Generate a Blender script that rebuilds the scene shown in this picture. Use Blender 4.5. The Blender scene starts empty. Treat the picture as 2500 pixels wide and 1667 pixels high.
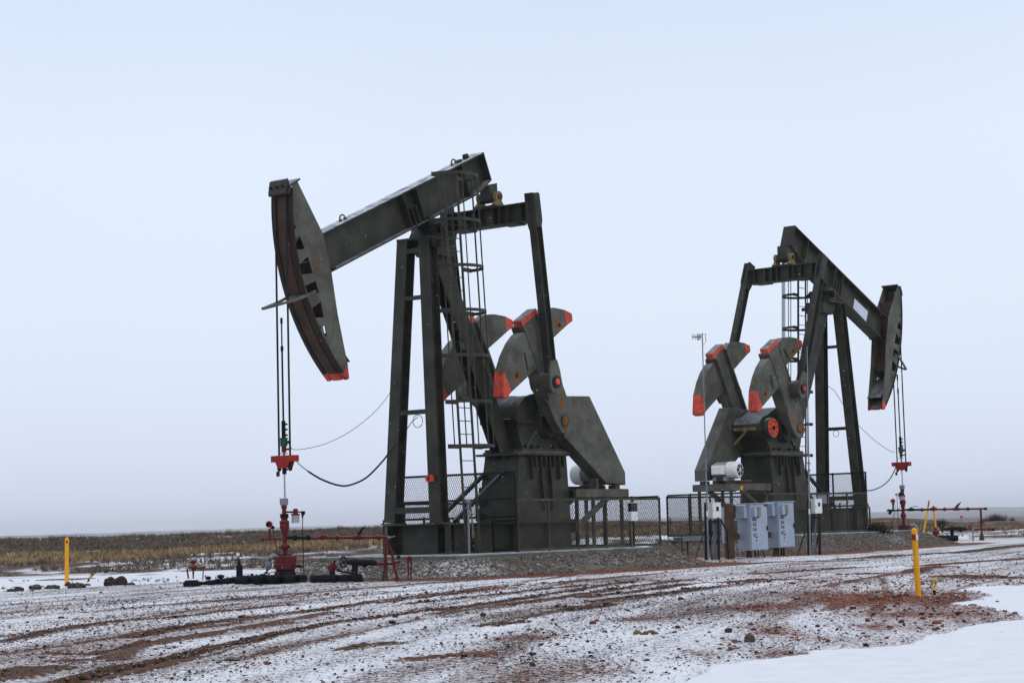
import bpy, bmesh, math, random
import numpy as np
from mathutils import Vector, Matrix
from mathutils.geometry import tessellate_polygon
C = bpy.context.scene.collection
rnd = random.Random(7)
sin, cos, rad = math.sin, math.cos, math.radians

# ------------------------------------------------------------------ camera
CZ, FPX, PW, PH = 1.02, 4807.242, 2500, 1667
th, rl = rad(5.3696), rad(1.5189)
FW = Vector((0, cos(th), sin(th))); R0 = Vector((1, 0, 0)); U0 = R0.cross(FW)
RT = cos(rl) * R0 - sin(rl) * U0; UP = sin(rl) * R0 + cos(rl) * U0
ORI = Vector((0, 0, CZ))
def ray(u, v): return FW + RT * ((u - PW / 2) / FPX) - UP * ((v - PH / 2) / FPX)
def at_y(u, v, y):
    d = ray(u, v); return ORI + d * (y / d.y)
def at_z(u, v, z=0.0):
    d = ray(u, v); return ORI + d * ((z - CZ) / d.z)
def at_wall(u, v, p, q):
    """point of the sight line on the upright plane through two ground points"""
    d = ray(u, v); n = Vector((q[1] - p[1], p[0] - q[0], 0)); return ORI + d * ((Vector((p[0], p[1], 0)) - ORI).dot(n) / d.dot(n))

# ------------------------------------------------------------------ materials
def nodes(m):
    m.use_nodes = True; nt = m.node_tree; return nt, nt.nodes, nt.links, nt.nodes['Principled BSDF']
def noise(nt, co, scale, detail=4, rough=.55, sc3=None):
    n = nt.nodes.new('ShaderNodeTexNoise'); n.inputs['Scale'].default_value = scale
    n.inputs['Detail'].default_value = detail; n.inputs['Roughness'].default_value = rough
    if sc3:
        mp = nt.nodes.new('ShaderNodeMapping'); mp.inputs['Scale'].default_value = sc3
        nt.links.new(co, mp.inputs['Vector']); co = mp.outputs[0]
    nt.links.new(co, n.inputs['Vector']); return n.outputs['Fac']
def ramp(nt, fac, a, b, ca=(0, 0, 0, 1), cb=(1, 1, 1, 1)):
    r = nt.nodes.new('ShaderNodeValToRGB'); r.color_ramp.elements[0].position = a; r.color_ramp.elements[1].position = b
    r.color_ramp.elements[0].color = ca; r.color_ramp.elements[1].color = cb
    nt.links.new(fac, r.inputs[0]); return r.outputs[0]
def mix(nt, fac, a, b):
    m = nt.nodes.new('ShaderNodeMixRGB')
    for s, v in ((0, fac), (1, a), (2, b)):
        if isinstance(v, (int, float)): m.inputs[s].default_value = v
        elif isinstance(v, tuple): m.inputs[s].default_value = v if len(v) == 4 else v + (1,)
        else: nt.links.new(v, m.inputs[s])
    return m.outputs[0]
def mth(nt, op, a, b=0.0):
    m = nt.nodes.new('ShaderNodeMath'); m.operation = op
    for s, v in ((0, a), (1, b)):
        if isinstance(v, (int, float)): m.inputs[s].default_value = v
        else: nt.links.new(v, m.inputs[s])
    return m.outputs[0]
def bump(nt, b, h, strength=.3, dist=.02):
    n = nt.nodes.new('ShaderNodeBump'); n.inputs['Strength'].default_value = strength; n.inputs['Distance'].default_value = dist
    nt.links.new(h, n.inputs['Height']); nt.links.new(n.outputs[0], b.inputs['Normal'])
MATS = {}
def paint(name, base, rust=.5, rough=.5, snow=.5, var=.35, metal=0, rustcol=(.13, .045, .015), spec=.22):
    """weathered steel: mottled paint, rust blooms and runs, thin snow lying on upward faces"""
    m = bpy.data.materials.new(name); nt, N, L, b = nodes(m)
    tc = N.new('ShaderNodeTexCoord').outputs['Object']; ge = N.new('ShaderNodeNewGeometry')
    n1 = noise(nt, tc, 2.3, 5); n2 = noise(nt, tc, 14, 4); n3 = noise(nt, tc, 3.1, 6, .6, (3, 3, .5))
    dk = tuple(c * (1 - var) for c in base); lt = tuple(min(1, c * (1 + var)) for c in base)
    col = mix(nt, ramp(nt, n1, .35, .65), dk, lt)
    col = mix(nt, mth(nt, 'MULTIPLY', ramp(nt, n2, .5, .8), .35), col, tuple(c * .5 for c in base))
    if rust > 0:
        r1 = ramp(nt, mth(nt, 'ADD', mth(nt, 'MULTIPLY', n3, .6), mth(nt, 'MULTIPLY', n2, .4)), .68 - .14 * rust, .76 - .1 * rust)
        col = mix(nt, r1, col, rustcol)
        vs = N.new('ShaderNodeTexVoronoi'); vs.inputs['Scale'].default_value = 5.5; L.new(tc, vs.inputs['Vector'])
        chips = mth(nt, 'MULTIPLY', mth(nt, 'LESS_THAN', vs.outputs['Distance'], .085), ramp(nt, n2, .48, .52))
        col = mix(nt, mth(nt, 'MULTIPLY', chips, .8), col, tuple(c * .35 for c in rustcol))
    rgh = mth(nt, 'ADD', mth(nt, 'MULTIPLY', n2, .3), rough - .15)
    if snow > 0:
        sp = N.new('ShaderNodeSeparateXYZ'); L.new(ge.outputs['Normal'], sp.inputs[0])
        up = mth(nt, 'SMOOTH_MIN', 1.0, 0.0) if False else ramp(nt, sp.outputs['Z'], .55, .85)
        sm = mth(nt, 'MULTIPLY', up, mth(nt, 'MULTIPLY', ramp(nt, noise(nt, tc, 5, 5), .25, .7), snow))
        col = mix(nt, sm, col, (.62, .65, .7)); rgh = mix(nt, sm, rgh, (.8, .8, .8))
    L.new(col, b.inputs['Base Color']); L.new(rgh, b.inputs['Roughness']); b.inputs['Metallic'].default_value = metal
    b.inputs['Specular IOR Level'].default_value = spec
    bump(nt, b, noise(nt, tc, 30, 3), .15, .01)
    MATS[name] = m; return m
OLIVE = (.0345, .0345, .0245)
paint('olive_paint', OLIVE, rust=.35, rough=.52, snow=.45)
paint('olive_snowy', OLIVE, rust=.3, rough=.5, snow=1.1)
paint('olive_lit_weathered', (.083, .086, .067), rust=.95, rough=.55, snow=.3)  # paler olive: brightness of lit faces put into the colour, plus heavy rust
paint('olive_fence', (.05, .046, .031), rust=.5, rough=.6, snow=.5)
paint('dark_steel', (.009, .009, .008), rust=.3, rough=.5, snow=.3)
paint('rusty_steel', (.05, .032, .02), rust=1.2, rough=.7, snow=.2)
paint('face_rust', (.045, .027, .017), rust=1.3, rough=.6, snow=0, rustcol=(.075, .02, .009))
paint('warning_red', (.60, .07, .04), rust=1.1, rough=.6, snow=.12, var=.28, rustcol=(.10, .04, .025))
paint('rust_bloom', (.17, .075, .022), rust=.6, rough=.8, snow=0, var=.4, rustcol=(.07, .03, .012))
paint('face_dark', (.018, .011, .008), rust=1.0, rough=.6, snow=0, rustcol=(.05, .015, .008))
paint('pipe_red', (.10, .005, .0045), rust=.3, rough=.4, snow=.3, var=.3, rustcol=(.05, .006, .004))
paint('bar_red', (.30, .015, .005), rust=.3, rough=.45, snow=.2, var=.2, rustcol=(.1, .01, .005))
paint('black_rubber', (.005, .005, .006), rust=0, rough=.6, snow=0, spec=.15)
paint('black_wrap', (.005, .005, .008), rust=0, rough=.6, snow=.02, spec=.15)
paint('rope_steel', (.01, .01, .01), rust=.3, rough=.6, snow=0)
paint('polished_steel', (.35, .35, .36), rust=0, rough=.3, snow=0, metal=.8, var=.15)
paint('galvanised', (.19, .205, .235), rust=.05, rough=.5, snow=.4, var=.15)
paint('grey_plastic', (.33, .33, .34), rust=0, rough=.5, snow=.3, var=.1)
paint('cabinet_blue', (.33, .375, .455), rust=.05, rough=.5, snow=.4, var=.07)
paint('cabinet_tan', (.2, .185, .13), rust=.1, rough=.5, snow=.5, var=.12)
paint('white_enamel', (.75, .75, .73), rust=.05, rough=.4, snow=.2, var=.06)
paint('sign_white', (.62, .65, .76), rust=0, rough=.4, snow=0, var=.06)
paint('safety_yellow', (.78, .36, .008), rust=.05, rough=.45, snow=.2, var=.1)
paint('bright_yellow', (.75, .55, .01), rust=.1, rough=.45, snow=.1, var=.12)
paint('clamp_green', (.01, .07, .03), rust=.2, rough=.5, snow=.1)
paint('gold_grease', (.17, .13, .05), rust=.7, rough=.5, snow=0)
paint('timber', (.085, .05, .028), rust=.5, rough=.8, snow=.3, var=.4, rustcol=(.04, .018, .008))
paint('concrete', (.12, .122, .108), rust=.25, rough=.85, snow=.9, var=.3, rustcol=(.08, .07, .055))
paint('label_black', (.02, .022, .025), rust=0, rough=.4, snow=0)
paint('orange_tag', (.7, .3, .02), rust=.1, rough=.5, snow=0)
paint('glass_dark', (.02, .022, .03), rust=0, rough=.15, snow=0, var=.1)

# ------------------------------------------------------------------ mesh builder
class MB:
    def __init__(s, T=None): s.v = []; s.f = []; s.m = []; s.sm = []; s.T = T
    def add(s, vs, fs, m=0, smooth=False):
        o = len(s.v)
        for p in vs:
            p = Vector(p); s.v.append(tuple(s.T(p) if s.T else p))
        for f in fs: s.f.append([i + o for i in f]); s.m.append(m); s.sm.append(smooth)
    def box(s, x0, x1, y0, y1, z0, z1, m=0):
        s.hexa([(x0, y0, z0), (x1, y0, z0), (x1, y1, z0), (x0, y1, z0)], [(x0, y0, z1), (x1, y0, z1), (x1, y1, z1), (x0, y1, z1)], m)
    def hexa(s, a, b, m=0):
        s.add(list(a) + list(b), [(3, 2, 1, 0), (4, 5, 6, 7), (0, 1, 5, 4), (1, 2, 6, 5), (2, 3, 7, 6), (3, 0, 4, 7)], m)
    def prism(s, poly, lo, hi, m=0, holes=(), to=None, rimm=None):
        """polygon (a,b) extruded from lo to hi; to(a,b,h) places it; rimm = material per outer edge"""
        to = to or (lambda a, b, h: (a, h, b))
        loops = [poly] + list(holes); flat = [p for l in loops for p in l]
        tris = tessellate_polygon([[Vector((p[0], p[1], 0)) for p in l] for l in loops]); n = len(flat)
        vs = [to(p[0], p[1], lo) for p in flat] + [to(p[0], p[1], hi) for p in flat]
        if holes: s.add(vs, [tuple(t) for t in tris] + [tuple(i + n for i in t[::-1]) for t in tris], m)
        else: s.add(vs, [tuple(range(n)), tuple(range(2 * n - 1, n - 1, -1))], m)
        o = 0
        for l in loops:
            k = len(l)
            for i in range(k):
                a, b = o + i, o + (i + 1) % k
                s.add([vs[a], vs[b], vs[b + n], vs[a + n]], [(0, 1, 2, 3)], m if rimm is None or l is not poly else rimm[i])
            o += k
    def bar(s, p, q, w, h, up=(0, 0, 1), m=0):
        p, q = Vector(p), Vector(q); d = (q - p).normalized(); a = d.cross(Vector(up))
        if a.length < 1e-4: a = d.cross(Vector((1, 0, 0)))
        a.normalize(); b = a.cross(d).normalized(); a = a * (w / 2); b = b * (h / 2)
        s.hexa([p - a - b, p + a - b, p + a + b, p - a + b], [q - a - b, q + a - b, q + a + b, q - a + b], m)
    def hbeam(s, p, q, w, d, t, fl=(0, 0, 1), m=0):
        """wide-flange section; fl = the way the flanges face, w = flange width, d = depth"""
        p, q = Vector(p), Vector(q); ax = (q - p).normalized(); f = Vector(fl); f = (f - ax * f.dot(ax)).normalized(); a = ax.cross(f)
        for k in (-1, 1):
            o = f * (k * (d - t) / 2); s.bar(p + o, q + o, w, t, f, m)
        s.bar(p, q, t * .8, d - 2 * t, f, m)
    def tube(s, p, q, r, r2=None, n=12, m=0, cap=True, smooth=True):
        p, q = Vector(p), Vector(q); r2 = r if r2 is None else r2; d = (q - p).normalized()
        a = d.cross(Vector((0, 0, 1)) if abs(d.z) < .9 else Vector((1, 0, 0))).normalized(); b = d.cross(a)
        c = [a * cos(2 * math.pi * i / n) + b * sin(2 * math.pi * i / n) for i in range(n)]
        s.add([p + x * r for x in c] + [q + x * r2 for x in c], [(i, (i + 1) % n, n + (i + 1) % n, n + i) for i in range(n)], m, smooth)
        if cap: s.add([p + x * r for x in c], [tuple(range(n))], m); s.add([q + x * r2 for x in c], [tuple(range(n))], m)
    def lathe(s, p, d, prof, n=16, m=0):
        p, d = Vector(p), Vector(d).normalized()
        for (h0, r0), (h1, r1) in zip(prof, prof[1:]):
            if h0 == h1: continue
            s.tube(p + d * h0, p + d * h1, max(r0, .001), max(r1, .001), n, m, True)
    def path(s, pts, r, n=8, m=0):
        pts = [Vector(p) for p in pts]; rings = []
        for i, p in enumerate(pts):
            d = (pts[min(i + 1, len(pts) - 1)] - pts[max(i - 1, 0)]).normalized()
            a = d.cross(Vector((0, 0, 1)) if abs(d.z) < .95 else Vector((1, 0, 0))).normalized(); b = d.cross(a)
            rr = r[i] if isinstance(r, (list, tuple)) else r
            rings += [p + (a * cos(2 * math.pi * k / n) + b * sin(2 * math.pi * k / n)) * rr for k in range(n)]
        fs = [(j * n + k, j * n + (k + 1) % n, (j + 1) * n + (k + 1) % n, (j + 1) * n + k) for j in range(len(pts) - 1) for k in range(n)]
        s.add(rings, fs + [tuple(range(n)), tuple(range((len(pts) - 1) * n, len(pts) * n))], m, True)
    def ball(s, c, r, m=0, n=12, sc=(1, 1, 1)):
        c = Vector(c); vs = []; fs = []
        for j in range(n // 2 + 1):
            f = math.pi * j / (n // 2)
            vs += [c + Vector((r * sc[0] * sin(f) * cos(2 * math.pi * k / n), r * sc[1] * sin(f) * sin(2 * math.pi * k / n), r * sc[2] * cos(f))) for k in range(n)]
        for j in range(n // 2): fs += [(j * n + k, j * n + (k + 1) % n, (j + 1) * n + (k + 1) % n, (j + 1) * n + k) for k in range(n)]
        s.add(vs, fs, m, True)
    def ring(s, c, nrm, R, r, n=20, m=0):
        c, d = Vector(c), Vector(nrm).normalized(); a = d.cross(Vector((0, 0, 1)) if abs(d.z) < .9 else Vector((1, 0, 0))).normalized(); b = d.cross(a)
        pts = [c + (a * cos(2 * math.pi * k / n) + b * sin(2 * math.pi * k / n)) * R for k in range(n + 1)]
        s.path(pts, r, 6, m)
    def build(s, name, mats, parent=None, bevel=0):
        me = bpy.data.meshes.new(name); me.from_pydata(s.v, [], s.f)
        for x in ([mats] if isinstance(mats, str) else mats): me.materials.append(MATS[x] if isinstance(x, str) else x)
        me.polygons.foreach_set('material_index', s.m); me.polygons.foreach_set('use_smooth', s.sm)
        bm = bmesh.new(); bm.from_mesh(me); bmesh.ops.remove_doubles(bm, verts=bm.verts, dist=1e-5)
        bmesh.ops.recalc_face_normals(bm, faces=bm.faces); bm.to_mesh(me); bm.free()
        if any(s.sm): me.set_sharp_from_angle(angle=rad(40))
        o = bpy.data.objects.new(name, me); C.objects.link(o)
        if parent: o.parent = parent
        if bevel:
            bv = o.modifiers.new('bevel', 'BEVEL'); bv.width = bevel; bv.segments = 1; bv.limit_method = 'ANGLE'
        return o
def thing(name, label, cat, loc=(0, 0, 0), rz=0, group=None):
    o = bpy.data.objects.new(name, None); C.objects.link(o); o.location = loc; o.rotation_euler = (0, 0, rz); o.empty_display_size = .3
    return tag(o, label, cat, group)
def tag(o, label, cat, group=None):
    o['label'] = label; o['category'] = cat
    if group: o['group'] = group
    return o
def kind(o, k): o['kind'] = k; return o

# ------------------------------------------------------------------ numpy noise and terrain
def vnoise(x, y, seed=0):
    xi = np.floor(x).astype(np.int64); yi = np.floor(y).astype(np.int64); fx = x - xi; fy = y - yi
    fx = fx * fx * (3 - 2 * fx); fy = fy * fy * (3 - 2 * fy)
    def h(a, b):
        k = (a * 374761393 + b * 668265263 + seed * 974634777) & 0xffffffff
        k = ((k ^ (k >> 13)) * 1274126177) & 0xffffffff; k = k ^ (k >> 16); return (k & 0xffff) / 65535.0
    return (h(xi, yi) * (1 - fx) + h(xi + 1, yi) * fx) * (1 - fy) + (h(xi, yi + 1) * (1 - fx) + h(xi + 1, yi + 1) * fx) * fy
def fbm(x, y, o=4, seed=0, g=.5):
    t = 0; a = 1; s = 0
    for i in range(o): t = t + a * vnoise(x * 2 ** i, y * 2 ** i, seed + i * 17); s += a; a *= g
    return t / s
def ss(a, b, x):
    t = np.clip((x - a) / (b - a), 0, 1); return t * t * (3 - 2 * t)
PUMP = {1: dict(T=(-1.7984, 43.86, .465), h=180 + 52.4473), 2: dict(T=(9.6402, 60.5623, .66), h=51.6161)}
PADZ = {1: 0.0, 2: -.06}
def wl(i, x, y, z=0):
    p = PUMP[i]; h = rad(p['h']); t = p['T']
    return Vector((t[0] + x * cos(h) - y * sin(h), t[1] + x * sin(h) + y * cos(h), t[2] + z))
def toloc(i, X, Y):
    p = PUMP[i]; h = rad(p['h']); dx = X - p['T'][0]; dy = Y - p['T'][1]
    return dx * cos(h) + dy * sin(h), -dx * sin(h) + dy * cos(h)
def mound_d(i, X, Y):
    lx, ly = toloc(i, X, Y)
    if i == 2: ly = -ly
    ax = np.maximum(np.maximum(lx - 1.75, -6.0 - lx), 0); ay = np.maximum(np.maximum(ly - 2.05, -2.05 - ly), 0)
    return np.hypot(ax, ay)
def bank_start(X, Y): return 56 + 16 * ss(-.06, .10, X / np.maximum(Y, 1))
def G(X, Y):
    X = np.asarray(X, float); Y = np.asarray(Y, float)
    u = X / np.maximum(Y, 1)
    z = .15 * ss(46, 60, Y) * ss(1, 7, X) + .03 * (fbm(X * .25, Y * .12, 3, 5) - .5) * ss(8, 16, Y)
    b0 = bank_start(X, Y); top = .95 - .35 * ss(.19, .225, u) + .14 * ss(-.2, .02, u) * (1 - ss(.1, .2, u))
    bz = np.clip((Y - b0) / 33, 0, 1.05) * top
    drop = ss(100, 160, Y)
    near = z * (1 - ss(b0 - 2, b0 + 6, Y)) + (z * .4 + bz + .10 * (fbm(X * .6, Y * .35, 4, 9) - .5) * ss(0, 6, Y - b0)) * ss(b0 - 2, b0 + 6, Y)
    z = near * (1 - drop) + (-.2 - 3.5 * ss(150, 900, Y)) * drop
    for i, hh in ((1, .37), (2, .52)):
        d = mound_d(i, X, Y); w = .18 * (fbm(X * .9, Y * .9, 3, 31) - .5)
        t = np.clip(1 - (d + w * ss(.1, .6, d)) / 1.25, 0, 1)
        z = np.maximum(z, z * (1 - t) + hh * (t * t * (3 - 2 * t) * .55 + t * .45))
    return z
def gz(x, y): return float(G(np.array([x]), np.array([y]))[0])
def ground_at(u, v):
    z = 0.0
    for _ in range(25): p = at_z(u, v, z); z = .5 * z + .5 * gz(p.x, p.y)
    return Vector((p.x, p.y, gz(p.x, p.y)))
# ------------------------------------------------------------------ ground
def wpts(s): return [at_z(*p) for p in s]
TRK = [  # wheel ruts on the pad: (points, half width, strength)
 ([(169,1667),(290,1634),(395,1616),(501,1590),(619,1563),(697,1544),(793,1526),(904,1509),(1015,1495),(1125,1482),(1250,1466),(1338,1451),(1393,1443),(1476,1428),(1559,1418),(1697,1417)], .11, 1),
 ([(330,1555),(448,1531),(520,1520),(606,1508),(766,1493),(876,1476),(1001,1462),(1153,1443),(1250,1430),(1283,1426),(1421,1418)], .10, .9),
 ([(0,1571),(105,1547),(211,1529),(316,1516),(422,1508),(540,1493),(700,1478)], .12, .62),
 ([(1377,1490),(1449,1482),(1490,1476)], .10, .95), ([(1455,1469),(1500,1464),(1559,1457),(1697,1439),(1740,1434)], .16, 1), ([(1360,1483),(1421,1479)], .09, .9),
 ([(1421,1457),(1532,1446),(1684,1426)], .14, .9), ([(1753,1423),(1800,1421),(1850,1415),(1934,1416)], .2, .95),
 ([(1240,1478),(1350,1462),(1450,1446),(1560,1430),(1690,1414)], .12, .7), ([(1000,1473),(1110,1462),(1230,1450),(1340,1437),(1430,1428)], .12, .75),
 ([(1860,1399),(2008,1390),(2080,1385)], .2, .85), ([(2068,1402),(2225,1399),(2246,1389),(2312,1382)], .2, .85), ([(2321,1408),(2500,1412)], .3, .7),
 ([(2250,1381),(2360,1373),(2500,1362)], .25, .75), ([(2060,1366),(2200,1358),(2350,1352),(2500,1341)], .3, .7), ([(1830,1375),(1950,1371),(2100,1368)], .2, .5), ([(1330,1400),(1500,1392),(1700,1383),(1900,1372)], .2, .45),
 ([(1200,1530),(1240,1523),(1275,1518)], .1, .8), ([(600,1532),(660,1527),(700,1521)], .1, .5), ([(130,1596),(230,1597),(300,1585),(370,1566)], .07, .6), ([(0,1655),(40,1640),(90,1634)], .2, .55), ([(190,1614),(260,1611),(330,1586)], .12, .45),
 ([(850,1587),(890,1577),(960,1573)], .1, .6), ([(1000,1613),(1080,1604),(1170,1598)], .1, .45), ([(1050,1500),(1160,1487),(1280,1470)], .1, .4), ([(560,1518),(700,1500),(840,1482)], .1, .4)]
SHEET = wpts([(1600,1690),(1637,1667),(1690,1645),(1739,1629),(1800,1621),(1889,1607),(2008,1590),(2120,1583),(2187,1578),(2260,1558),(2306,1541),(2380,1524),(2484,1512),(2455,1495),(2425,1484),(2330,1481),(2315,1475),(2420,1455),(2400,1449),(2330,1440),(2400,1433),(2500,1430),(2700,1418),(2900,1500),(2900,1900),(1500,1900)])
STRIP = [(-60, 37), (-15, 36.2), (-9.6, 41.0), (-8.1, 42.6), (-6.5, 44.4), (-5.6, 45.6), (-2.5, 47.5), (-.6, 52), (1.5, 56), (2.2, 62), (-4, 60.5), (-9, 57.5), (-14, 52), (-22, 48), (-60, 46)]
STRIP2 = [(2.6, 53.5), (4.2, 58), (5.5, 68), (4, 75), (1.5, 66), (2, 60)]
def poly_sd(X, Y, P):
    """signed distance to a polygon, positive inside"""
    P = [(p[0], p[1]) for p in P]; ins = np.zeros(X.shape, bool); dm = np.full(X.shape, 1e9)
    for (x0, y0), (x1, y1) in zip(P, P[1:] + P[:1]):
        c = ((y0 > Y) != (y1 > Y)); xs = x0 + (Y - y0) * (x1 - x0) / ((y1 - y0) if y1 != y0 else 1e-9); ins ^= c & (X < xs)
        t = np.clip(((X - x0) * (x1 - x0) + (Y - y0) * (y1 - y0)) / max((x1 - x0) ** 2 + (y1 - y0) ** 2, 1e-9), 0, 1)
        dm = np.minimum(dm, np.hypot(X - x0 - t * (x1 - x0), Y - y0 - t * (y1 - y0)))
    return np.where(ins, dm, -dm)
def line_d(X, Y, P):
    dm = np.full(X.shape, 1e9)
    for a, b in zip(P, P[1:]):
        dx, dy = b[0] - a[0], b[1] - a[1]
        t = np.clip(((X - a[0]) * dx + (Y - a[1]) * dy) / (dx * dx + dy * dy), 0, 1)
        dm = np.minimum(dm, np.hypot(X - a[0] - t * dx, Y - a[1] - t * dy))
    return dm
def across(X, Y): return X + 3.2 - .16 * (Y - 14.3) - .0055 * (Y - 14.3) ** 2
TW = [(wpts(p), w, s) for p, w, s in TRK]
for k_ in range(26):      # fainter wheel marks swinging along with the main ruts
    y0_ = rnd.uniform(13, 34); off_ = rnd.uniform(-5.5, 7) * (.5 + y0_ / 40); y1_ = min(46, y0_ + rnd.uniform(3, 13)); bend = rnd.uniform(-.012, .012)
    TW.append(([Vector((-3.2 + .16 * (y - 14.3) + .0055 * (y - 14.3) ** 2 + off_ + bend * (y - y0_) ** 2, y, 0)) for y in np.linspace(y0_, y1_, 6)], rnd.uniform(.04, .10), rnd.uniform(.14, .4)))
RED = [(2157, 1461, 175, 20), (1900, 1478, 60, 8), (1830, 1486, 60, 8), (2060, 1470, 110, 9), (1560, 1512, 90, 7), (2000, 1560, 90, 20), (1950, 1600, 80, 14), (1700, 1600, 60, 20), (2300, 1462, 60, 7), (1290, 1560, 80, 10), (2250, 1500, 120, 8), (1480, 1640, 90, 20), (1180, 1600, 60, 8), (2130, 1530, 120, 12), (1900, 1540, 90, 20), (2330, 1448, 60, 5)]
RW = []
for u, v, du, dv in RED:
    a = at_z(u, v); RW.append((a.x, a.y, abs(at_z(u + du, v).x - a.x), max(.25, abs(at_z(u, v - dv).y - at_z(u, v + dv).y) / 2), .95 if du > 150 else .55))
def surface(X, Y, Z=None):
    """snow cover, redness of the soil, rut depth, gravel-mound share"""
    s = across(X, Y)
    streak = fbm(s * 2.6, Y * .22, 4, 3); patch = fbm(X * .55, Y * .22, 4, 11)
    snow = .805 + .66 * (streak - .5) + .45 * (patch - .5)
    rut = np.zeros(X.shape); pad = (1 - ss(44, 50, Y - .25 * X))
    wob = 1 + .9 * (fbm(X * 1.3, Y * .5, 3, 21) - .5)
    for P, w, k in TW:
        x0, x1 = min(p[0] for p in P) - 1, max(p[0] for p in P) + 1; y0, y1 = min(p[1] for p in P) - 1.5, max(p[1] for p in P) + 1.5
        q = (X > x0) & (X < x1) & (Y > y0) & (Y < y1)
        if not q.any(): continue
        d = line_d(X[q], Y[q], P) + .06 * (fbm(X[q] * 3, Y[q] * 1.1, 3, 40) - .5) * 2
        v = k * (1 - ss(w * .55 * wob[q], w * 1.7 * wob[q], d)); rut[q] = np.maximum(rut[q], v)
    snow = snow - 1.35 * rut
    red = (.30 + .6 * (fbm(X * .35, Y * .15, 3, 77) - .5)) * (1 - .8 * rut) + .3 * ss(2, 5, X) * (1 - ss(36, 46, Y))
    for cx, cy, rx, ry, k in RW:
        e = np.exp(-(((X - cx) / rx) ** 2 + ((Y - cy) / ry) ** 2) * 1.2) * k * (.6 + .8 * fbm(X * 2, Y * .8, 3, 8))
        snow = snow - .55 * e * (.55 + .9 * fbm(X * 3.5, Y * 1.3, 3, 18)); red = red + .8 * e
    # snow lying deep in the corner, in the ditch and between the mounds
    edge = .5 * (fbm(X * 2.6, Y * .9, 5, 61, .62) - .5)
    sh = ss(-.05, .12, poly_sd(X, Y, SHEET) + edge * .9)
    snow = np.maximum(snow, 1.6 * sh - .2 * (1 - sh)); rut = rut * (1 - sh)
    for S in (STRIP, STRIP2):
        st = ss(-.3, .5, poly_sd(X, Y, S) + edge * 2.2); snow = snow * (1 - st) + (1.35 - .9 * ss(.62, .75, fbm(X * .8, Y * .3, 3, 13))) * st
    # rising grassland behind the pad
    b0 = bank_start(X, Y); bk = ss(b0 - 1, b0 + 2, Y)
    wild = .50 + 1.9 * (fbm(X * 1.0, Y * .6, 5, 93, .6) - .5) - .35 * ss(13, 17, Y - b0) + .25 * ss(0, 8, X) * (1 - ss(10, 18, Y - b0))
    far = ss(100, 130, Y); wild = wild * (1 - far) + (.34 + .8 * (fbm(X * .03, Y * .006, 3, 4) - .5)) * far  # far plain: snow thinned so its colour imitates haze
    snow = snow * (1 - bk) + wild * bk; red = red * (1 - bk) + (.12 + .5 * (fbm(X * .3, Y * .3, 3, 6) - .5)) * bk
    # red cinder edge along the foot of the mounds
    d = np.minimum(mound_d(1, X, Y), mound_d(2, X, Y)); md = 1 - ss(1.0, 1.25, d + .18 * (fbm(X * .9, Y * .9, 3, 31) - .5))
    rim = ss(.9, 1.2, d) * (1 - ss(1.45, 2.5, d + .8 * (fbm(X, Y * .6, 3, 33) - .5))) * (1 - bk)
    cut = np.minimum(1, rim * 1.15); snow = snow - 1.1 * cut; red = red + .8 * cut
    snow = snow * (1 - md) + (.27 + .8 * (fbm(X * .8, Y * .6, 4, 35) - .5) + .28 * ss(-1.5, 2, toloc(1, X, Y)[0]) * (Y < 50)) * md; red = red * (1 - md) + .02 * md
    return snow, red, rut, md
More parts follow.
